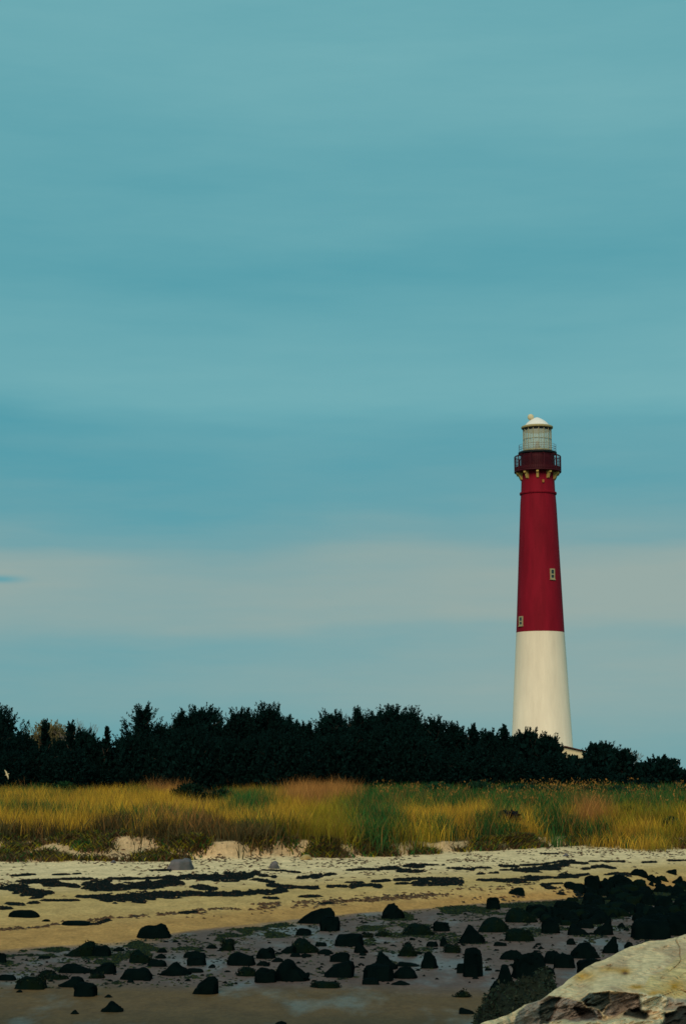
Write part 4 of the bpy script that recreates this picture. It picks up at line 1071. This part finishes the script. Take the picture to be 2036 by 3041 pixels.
    for pts, dep, c in FAC:
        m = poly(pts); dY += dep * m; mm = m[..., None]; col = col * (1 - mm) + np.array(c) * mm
    mott = fbm(P * .09, RW_ * .11, 5); col *= (.74 + .52 * mott)[..., None]
    # relief: bedding ridges running up the slope, pits and small steps
    A_ = P * .9 - RW_ * .42; B_ = P * .42 + RW_ * .9
    rf = (fbm(A_ * .008, B_ * .03, 4) - .5) * .55 + (np.floor(fbm(A_ * .012 + 5, B_ * .05, 4) * 8) / 8 - .5) * .10 + (fbm(P * .06, RW_ * .08, 5) - .5) * .07
    crk = np.clip(1 - np.abs(fbm(A_ * .004 + 40, B_ * .016 + 7, 2) - .5) / .010, 0, 1) * np.clip(fbm(P * .02, RW_ * .02 + 80, 2) * 4 - 1.8, 0, 1)
    rf += crk * .09; col *= (1 - .45 * crk)[..., None]
    fade = np.clip((RW_ - top[None]) / 14, 0, 1)
    Y = Y + (dY * .7 + rf * .8) * fade
    u_ = (P - CX) / F; v_ = (CY - RW_) / F; dx, dy, dz = u_, CP - v_ * SP, SP + v_ * CP
    k_ = Y / dy; X3 = dx * k_; Z3 = CAM_Z + dz * k_
    V = np.stack([X3, Y, Z3], -1)
    rows = []
    r0 = V[0]
    for q, (b_, dn) in enumerate(((2.4, 2.3), (1.6, 1.3), (1.0, .62), (.6, .28), (.32, .10), (.12, .02))):   # rounded back side
        rr_ = r0.copy(); rr_[:, 1] += b_; rr_[:, 0] += b_ * .1; rr_[:, 2] -= dn; rows.append(rr_)
    rows = rows + list(V)
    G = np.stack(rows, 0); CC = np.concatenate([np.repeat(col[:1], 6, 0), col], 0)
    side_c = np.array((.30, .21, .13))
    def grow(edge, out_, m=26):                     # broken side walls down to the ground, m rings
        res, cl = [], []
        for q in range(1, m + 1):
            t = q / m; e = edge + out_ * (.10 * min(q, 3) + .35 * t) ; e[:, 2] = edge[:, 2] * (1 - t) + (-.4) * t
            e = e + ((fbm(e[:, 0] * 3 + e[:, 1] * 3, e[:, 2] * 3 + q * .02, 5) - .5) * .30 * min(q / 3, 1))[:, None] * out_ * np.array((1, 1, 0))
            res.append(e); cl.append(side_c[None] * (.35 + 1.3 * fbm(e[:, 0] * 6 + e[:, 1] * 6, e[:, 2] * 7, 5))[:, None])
        return res, cl
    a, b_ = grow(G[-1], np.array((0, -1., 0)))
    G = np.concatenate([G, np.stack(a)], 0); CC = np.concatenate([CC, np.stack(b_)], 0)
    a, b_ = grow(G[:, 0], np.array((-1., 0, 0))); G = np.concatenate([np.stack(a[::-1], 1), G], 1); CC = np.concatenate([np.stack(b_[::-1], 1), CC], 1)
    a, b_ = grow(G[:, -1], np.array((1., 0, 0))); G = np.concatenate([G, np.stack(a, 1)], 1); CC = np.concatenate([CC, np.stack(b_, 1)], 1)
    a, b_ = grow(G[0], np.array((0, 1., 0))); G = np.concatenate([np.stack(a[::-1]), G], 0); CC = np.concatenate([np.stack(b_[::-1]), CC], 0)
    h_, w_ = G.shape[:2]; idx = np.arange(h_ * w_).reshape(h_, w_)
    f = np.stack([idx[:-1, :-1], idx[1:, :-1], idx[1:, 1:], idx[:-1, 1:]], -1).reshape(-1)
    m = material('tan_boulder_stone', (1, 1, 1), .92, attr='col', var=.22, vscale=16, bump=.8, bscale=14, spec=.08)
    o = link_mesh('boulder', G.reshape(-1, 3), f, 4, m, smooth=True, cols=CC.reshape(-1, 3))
    c = Vector((2.0, 10.5, 0))
    o.data.transform(__import__('mathutils').Matrix.Translation(-c)); o.location = c
    tag(o, 'long tan boulder with dark broken facets, sloping up to the right edge in the foreground', 'boulder')
big_boulder()
patch_rock([(165, 1440, 15.2), (185, 1330, 16.0), (260, 1260, 16.8), (330, 1210, 17.3), (450, 1170, 17.8), (600, 1120, 18.4), (690, 1110, 18.6), (700, 1200, 17.5), (560, 1330, 16), (420, 1420, 15.2), (300, 1600, 14)],
           ledge_material('weedy_boulder_stone', (.022, .032, .020), (.006, .012, .010), (.045, .040, .026), .5, 5), 'large dark weed-covered boulder just left of the pale ledge', seed=32, round_=.22, rough=.34)

def weed_on(o, n, cols_, size, seed=0):
    r = np.random.RandomState(seed); me = o.data; nv = len(me.vertices)
    co = np.zeros(nv * 3, np.float32); me.vertices.foreach_get('co', co); co = co.reshape(-1, 3)
    no = np.zeros(nv * 3, np.float32); me.vertices.foreach_get('normal', no); no = no.reshape(-1, 3)
    ok = np.where((co[:, 2] > co[:, 2].max() * .05) & (no[:, 2] > -.2))[0]; k = r.choice(ok, n)
    pos = co[k] + r.normal(size=(n, 3)) * size * .4 - no[k] * size * .15; d_ = r.normal(size=(n, 3)) * .8 + no[k] * .25 + np.array((0, 0, -.5)); d_ /= np.linalg.norm(d_, axis=1)[:, None]
    ln = size * (.5 + r.rand(n)); c = np.array(cols_)[r.choice(len(cols_), n)] * (.5 + r.rand(n))[:, None]
    w_ = leaf_mesh('seaweed', pos, d_, ln, ln * .5, c, M['wrack'], o); w_['kind'] = 'stuff'
weed_on(bpy.data.objects['boulder.001'], 15000, [(.016, .028, .018), (.008, .016, .011), (.022, .026, .016), (.010, .020, .012)], .035, 1)
for i_, o_ in enumerate([q for q in bpy.data.objects if q.name.split('.')[0] == 'rock' and q.data.materials[0] == M['rock_weed'] and q.get('group') != 'rocks packed in the right-hand heap']):
    weed_on(o_, 220, [(.004, .009, .007), (.012, .018, .007), (.003, .006, .006)], .035, i_)

# ---------------------------------------------------------------- seaweed wrack on the sand and algae on the flat
STR = {6: [
 [(0, 530, 10), (60, 525, 22), (150, 545, 36), (250, 570, 28), (330, 560, 10)],
 [(130, 485, 4), (230, 490, 16), (320, 490, 24), (420, 505, 12), (540, 515, 12), (640, 510, 34), (720, 510, 32), (780, 520, 22), (900, 515, 16), (1000, 505, 36), (1100, 485, 30), (1200, 500, 12)],
 [(740, 465, 5), (950, 470, 8), (1100, 460, 10), (1250, 458, 14), (1400, 455, 22), (1568, 460, 32), (1656, 450, 22), (1700, 425, 10)],
 [(530, 585, 5), (650, 590, 10), (750, 600, 30), (850, 590, 26), (960, 590, 32), (1050, 575, 18), (1150, 575, 20), (1300, 565, 14), (1400, 572, 14), (1460, 572, 11), (1610, 560, 18), (1776, 558, 14), (1886, 548, 8)],
 [(1290, 525, 8), (1340, 530, 24), (1420, 535, 8)], [(60, 635, 6), (150, 635, 8), (240, 625, 6)], [(0, 662, 8), (60, 665, 5)], [(300, 612, 3), (500, 612, 4)], [(370, 440, 3), (520, 435, 4)], [(100, 450, 3), (180, 440, 8), (210, 440, 3)],
 [(300, 475, 4), (420, 470, 5), (600, 468, 5)], [(1210, 695, 3), (1250, 692, 7), (1290, 688, 3)], [(560, 772, 2), (640, 770, 4), (715, 742, 4)], [(1020, 412, 3), (1120, 410, 7)]],
 7: [
 [(230, 465, 12), (340, 490, 8)], [(255, 440, 6), (360, 455, 8)], [(340, 510, 10), (430, 520, 13), (540, 525, 6), (640, 528, 9)], [(540, 460, 8), (650, 450, 15), (760, 437, 7)], [(740, 518, 8), (830, 518, 8)],
 [(860, 492, 3), (940, 492, 4)], [(890, 515, 14), (960, 508, 6), (1060, 515, 12)], [(1040, 485, 5), (1200, 475, 9), (1330, 470, 9), (1568, 480, 18), (1600, 480, 26)], [(1190, 497, 6), (1330, 500, 13), (1450, 495, 15), (1568, 495, 18), (1590, 490, 10)],
 [(870, 410, 3), (960, 403, 4), (1060, 405, 6), (1130, 395, 18), (1220, 410, 12), (1350, 420, 8)], [(1240, 385, 8), (1290, 380, 17), (1340, 385, 8)], [(550, 585, 4), (600, 585, 7), (650, 583, 3)], [(300, 410, 3), (440, 415, 4), (520, 425, 4)], [(1350, 375, 5), (1480, 375, 7)], [(310, 595, 3), (370, 597, 5)], [(680, 632, 2), (740, 630, 4)]],
 8: [
 [(340, 380, 8), (440, 385, 6)], [(350, 410, 6), (500, 410, 12), (620, 400, 20), (720, 385, 22), (800, 355, 12), (890, 365, 5)], [(480, 377, 4), (600, 372, 4), (760, 350, 8)], [(890, 400, 6), (1000, 385, 14), (1080, 395, 6)], [(940, 350, 4), (1140, 352, 5)],
 [(1290, 358, 4), (1350, 355, 4)], [(200, 475, 6), (330, 478, 8), (450, 480, 16), (530, 470, 20), (620, 458, 7), (760, 455, 7), (900, 438, 6)], [(620, 505, 6), (730, 528, 7)], [(750, 440, 13), (800, 445, 14), (830, 455, 6)], [(200, 435, 4), (300, 428, 5)],
 [(160, 395, 4), (250, 395, 4)], [(0, 395, 6), (140, 405, 7)], [(1460, 345, 4), (1560, 345, 4)], [(1040, 440, 5), (1100, 432, 7), (1180, 440, 10)], [(820, 560, 8), (890, 560, 8)], [(620, 300, 2), (700, 300, 3)]]}
def low_tufts(name, x, y, size, hgt, cols, label, cat, mat_):
    """low spiky crumbs: an irregular three-sided pyramid each"""
    n = len(x); r = rs; z = ground(x, y)[0]
    ang0 = r.rand(n) * 6.28; v = np.zeros((n, 4, 3))
    for j in range(3):
        a = ang0 + j * 2.094 + r.uniform(-.4, .4, n); s = size * r.uniform(.6, 1.2, n)
        v[:, j, 0] = x + np.cos(a) * s * 1.5; v[:, j, 1] = y + np.sin(a) * s; v[:, j, 2] = z - .01
    v[:, 3, 0] = x + r.normal(size=n) * size * .3; v[:, 3, 1] = y + r.normal(size=n) * size * .3; v[:, 3, 2] = z + hgt
    b = np.arange(n)[:, None] * 4
    f = np.concatenate([b, b + 1, b + 3, b + 1, b + 2, b + 3, b + 2, b, b + 3], 1).reshape(-1)
    o = link_mesh(name, v.reshape(-1, 3), f, 3, mat_, cols=np.repeat(cols, 4, 0))
    return tag(o, label, cat, kind='stuff')
def rowhit(px, row):
    """vectorised ray to ground (few fixed-point steps)"""
    u = (px - CX) / F; v = (CY - row) / F; dx, dy, dz = u, CP - v * SP, SP + v * CP
    z = np.full_like(px, .5)
    for _ in range(14):
        Y = dy * (CAM_Z - z) / -dz; Y = np.clip(Y, 15, 75); z = .5 * z + .5 * ground(dx / dy * Y, Y)[0]
    return dx / dy * Y, Y
def build_wrack():
    r = np.random.RandomState(31); PX = []; RW = []
    for c, lst in STR.items():
        for s in lst:
            pts = np.array([(*crop(c, a, b), h / 2.24) for a, b, h in s], float)
            L_ = pts[-1, 0] - pts[0, 0]; n = int(L_ * pts[:, 2].mean() * 2 * 2.6)
            u = r.uniform(pts[0, 0] - 6, pts[-1, 0] + 6, n); rc = np.interp(u, pts[:, 0], pts[:, 1]); hh = np.interp(u, pts[:, 0], pts[:, 2])
            q = np.clip(r.normal(size=n) * .5, -1.25, 1.25)
            row = rc + q * hh + 2
            keep = fbm(u * .05, row * .22 + 3, 3) + .22 - .24 * np.abs(q) > .50
            PX.append(u[keep]); RW.append(row[keep])
    px = np.concatenate(PX); row = np.concatenate(RW); x, y = rowhit(px, row)
    n = len(x); col = np.array((.003, .007, .007))[None] * (.6 + .9 * r.rand(n))[:, None]
    br = r.rand(n) < .07; col[br] = np.array((.055, .028, .018))
    low_tufts('seaweed_wrack', x, y, .035 + .045 * r.rand(n), .012 + .03 * r.rand(n), col, 'black seaweed left in long streaks across the upper beach', 'seaweed', M['wrack'])
    # brown crumbs: tide line, dune foot litter
    PX, RW = [], []
    lines = [([crop(6, 0, 810), crop(6, 300, 787), crop(6, 400, 770), crop(6, 720, 735), crop(6, 1000, 712), crop(6, 1250, 692), crop(7, 0, 663), crop(7, 400, 633), crop(7, 1000, 612), crop(7, 1400, 578), crop(8, 60, 560)], 2.2, 900),
             ([crop(6, 1250, 700), crop(7, 100, 690), crop(7, 700, 632), crop(7, 1560, 560)], 7, 500),
             ([crop(7, 0, 290), crop(7, 300, 330), crop(7, 700, 340), crop(7, 1000, 350), crop(7, 1500, 340), crop(8, 200, 320), crop(8, 700, 290), crop(8, 1300, 270), crop(8, 1560, 285)], 12, 1500),
             ([crop(6, 0, 340), crop(6, 300, 350), crop(6, 700, 330), crop(6, 1100, 330), crop(6, 1500, 340)], 9, 700),
             ([crop(6, 0, 480), crop(6, 700, 480), crop(6, 1500, 440), crop(7, 700, 430), crop(8, 0, 390), crop(8, 1500, 350)], 16, 900),
             ([crop(8, 0, 560), crop(8, 300, 545), crop(8, 800, 540)], 14, 260)]
    for pts, sd, n in lines:
        pts = np.array(pts); u = r.uniform(pts[0, 0], pts[-1, 0], n); rc = np.interp(u, pts[:, 0], pts[:, 1]) + r.normal(size=n) * sd
        kk = fbm(u * .02, rc * .12 + 30, 3) > .47; PX.append(u[kk]); RW.append(rc[kk])
    px = np.concatenate(PX); row = np.concatenate(RW); x, y = rowhit(px, row); n = len(x)
    col = np.array((.10, .055, .030))[None] * (.4 + 1.1 * r.rand(n))[:, None]
    low_tufts('beach_litter', x, y, .035 + .05 * r.rand(n), .01 + .025 * r.rand(n), col, 'brown crumbs of dry weed along the tide lines and dune foot', 'seaweed', M['wrack'])
    # green algae on the mud, densest along the sand edge
    n = 110000; px = r.uniform(-30, 2060, n); A = np.interp(px, COLS, FEAT['A'][1]); dr = np.abs(r.normal(size=n)) * 42 + r.rand(n) * 6
    dr = np.where(r.rand(n) < .35, r.rand(n) * 190, dr); row = A + dr
    f = fbm(px * .012, row * .05 + 60, 4)
    right = np.clip((px - 900) / 500, 0, 1)
    thr = .57 + .0006 * dr - .20 * right * np.exp(-dr / 42) + .05 * (1 - right)
    keep = ((f > thr) | ((r.rand(n) < .07) & (fbm(px * .02 + 9, row * .12, 3) > .48))) & (row < 2935)
    px, row = px[keep], row[keep]; x, y = rowhit(px, row); n = len(x)
    col = np.where((r.rand(n) < .3)[:, None], np.array((.030, .038, .008))[None], np.array((.007, .015, .009))[None]) * (.6 + .8 * r.rand(n))[:, None]
    low_tufts('green_algae', x, y, .025 + .04 * r.rand(n), .006 + .016 * r.rand(n), col, 'dark green weed carpeting the mud along the sand edge', 'seaweed', M['wrack'])
build_wrack()

# ---------------------------------------------------------------- the small pale gull in front of the trees at the far left
def build_gull():
    Y = 98.0; x, _, z = at_y(22, 2300, Y); bm = bmesh.new()
    pr = [(-.22, .012), (-.15, .035), (-.06, .062), (.04, .065), (.12, .045), (.16, .034), (.20, .030), (.23, .010)]
    rings = []
    for a, rad in pr: rings.append([bm.verts.new((a, rad * math.cos(t * math.pi / 5), rad * .9 * math.sin(t * math.pi / 5))) for t in range(10)])
    for q, s in zip(rings[:-1], rings[1:]):
        for i in range(10): bm.faces.new((q[i], q[(i + 1) % 10], s[(i + 1) % 10], s[i]))
    bm.faces.new(rings[0][::-1]); bm.faces.new(rings[-1])
    for s in (-1, 1):
        st_ = [(.06, .03, .02, .16), (.08, .22, .10, .15), (.02, .40, .08, .09), (-.06, .55, .05, .015)]
        U = [[bm.verts.new((a - c_ * k, s * b, h + dz)) for k in (0, 1)] for a, b, h, c_ in st_ for dz in (.008,)]
        D_ = [[bm.verts.new((a - c_ * k, s * b, h - .008)) for k in (0, 1)] for a, b, h, c_ in st_]
        for i in range(3):
            for G in (U, D_): bm.faces.new((G[i][0], G[i + 1][0], G[i + 1][1], G[i][1]))
            for k in (0, 1): bm.faces.new((U[i][k], U[i + 1][k], D_[i + 1][k], D_[i][k]))
    o = from_bm('gull', bm, material('gull_feathers', (.62, .50, .30), .8, var=.1, vscale=9), None, True)
    o.location = (x, Y, z); o.rotation_euler = (R(70), R(-25), R(5)); o.scale = (.55, .55, .55)
    tag(o, 'small pale gull flying in front of the dark trees at the far left', 'bird')
build_gull()
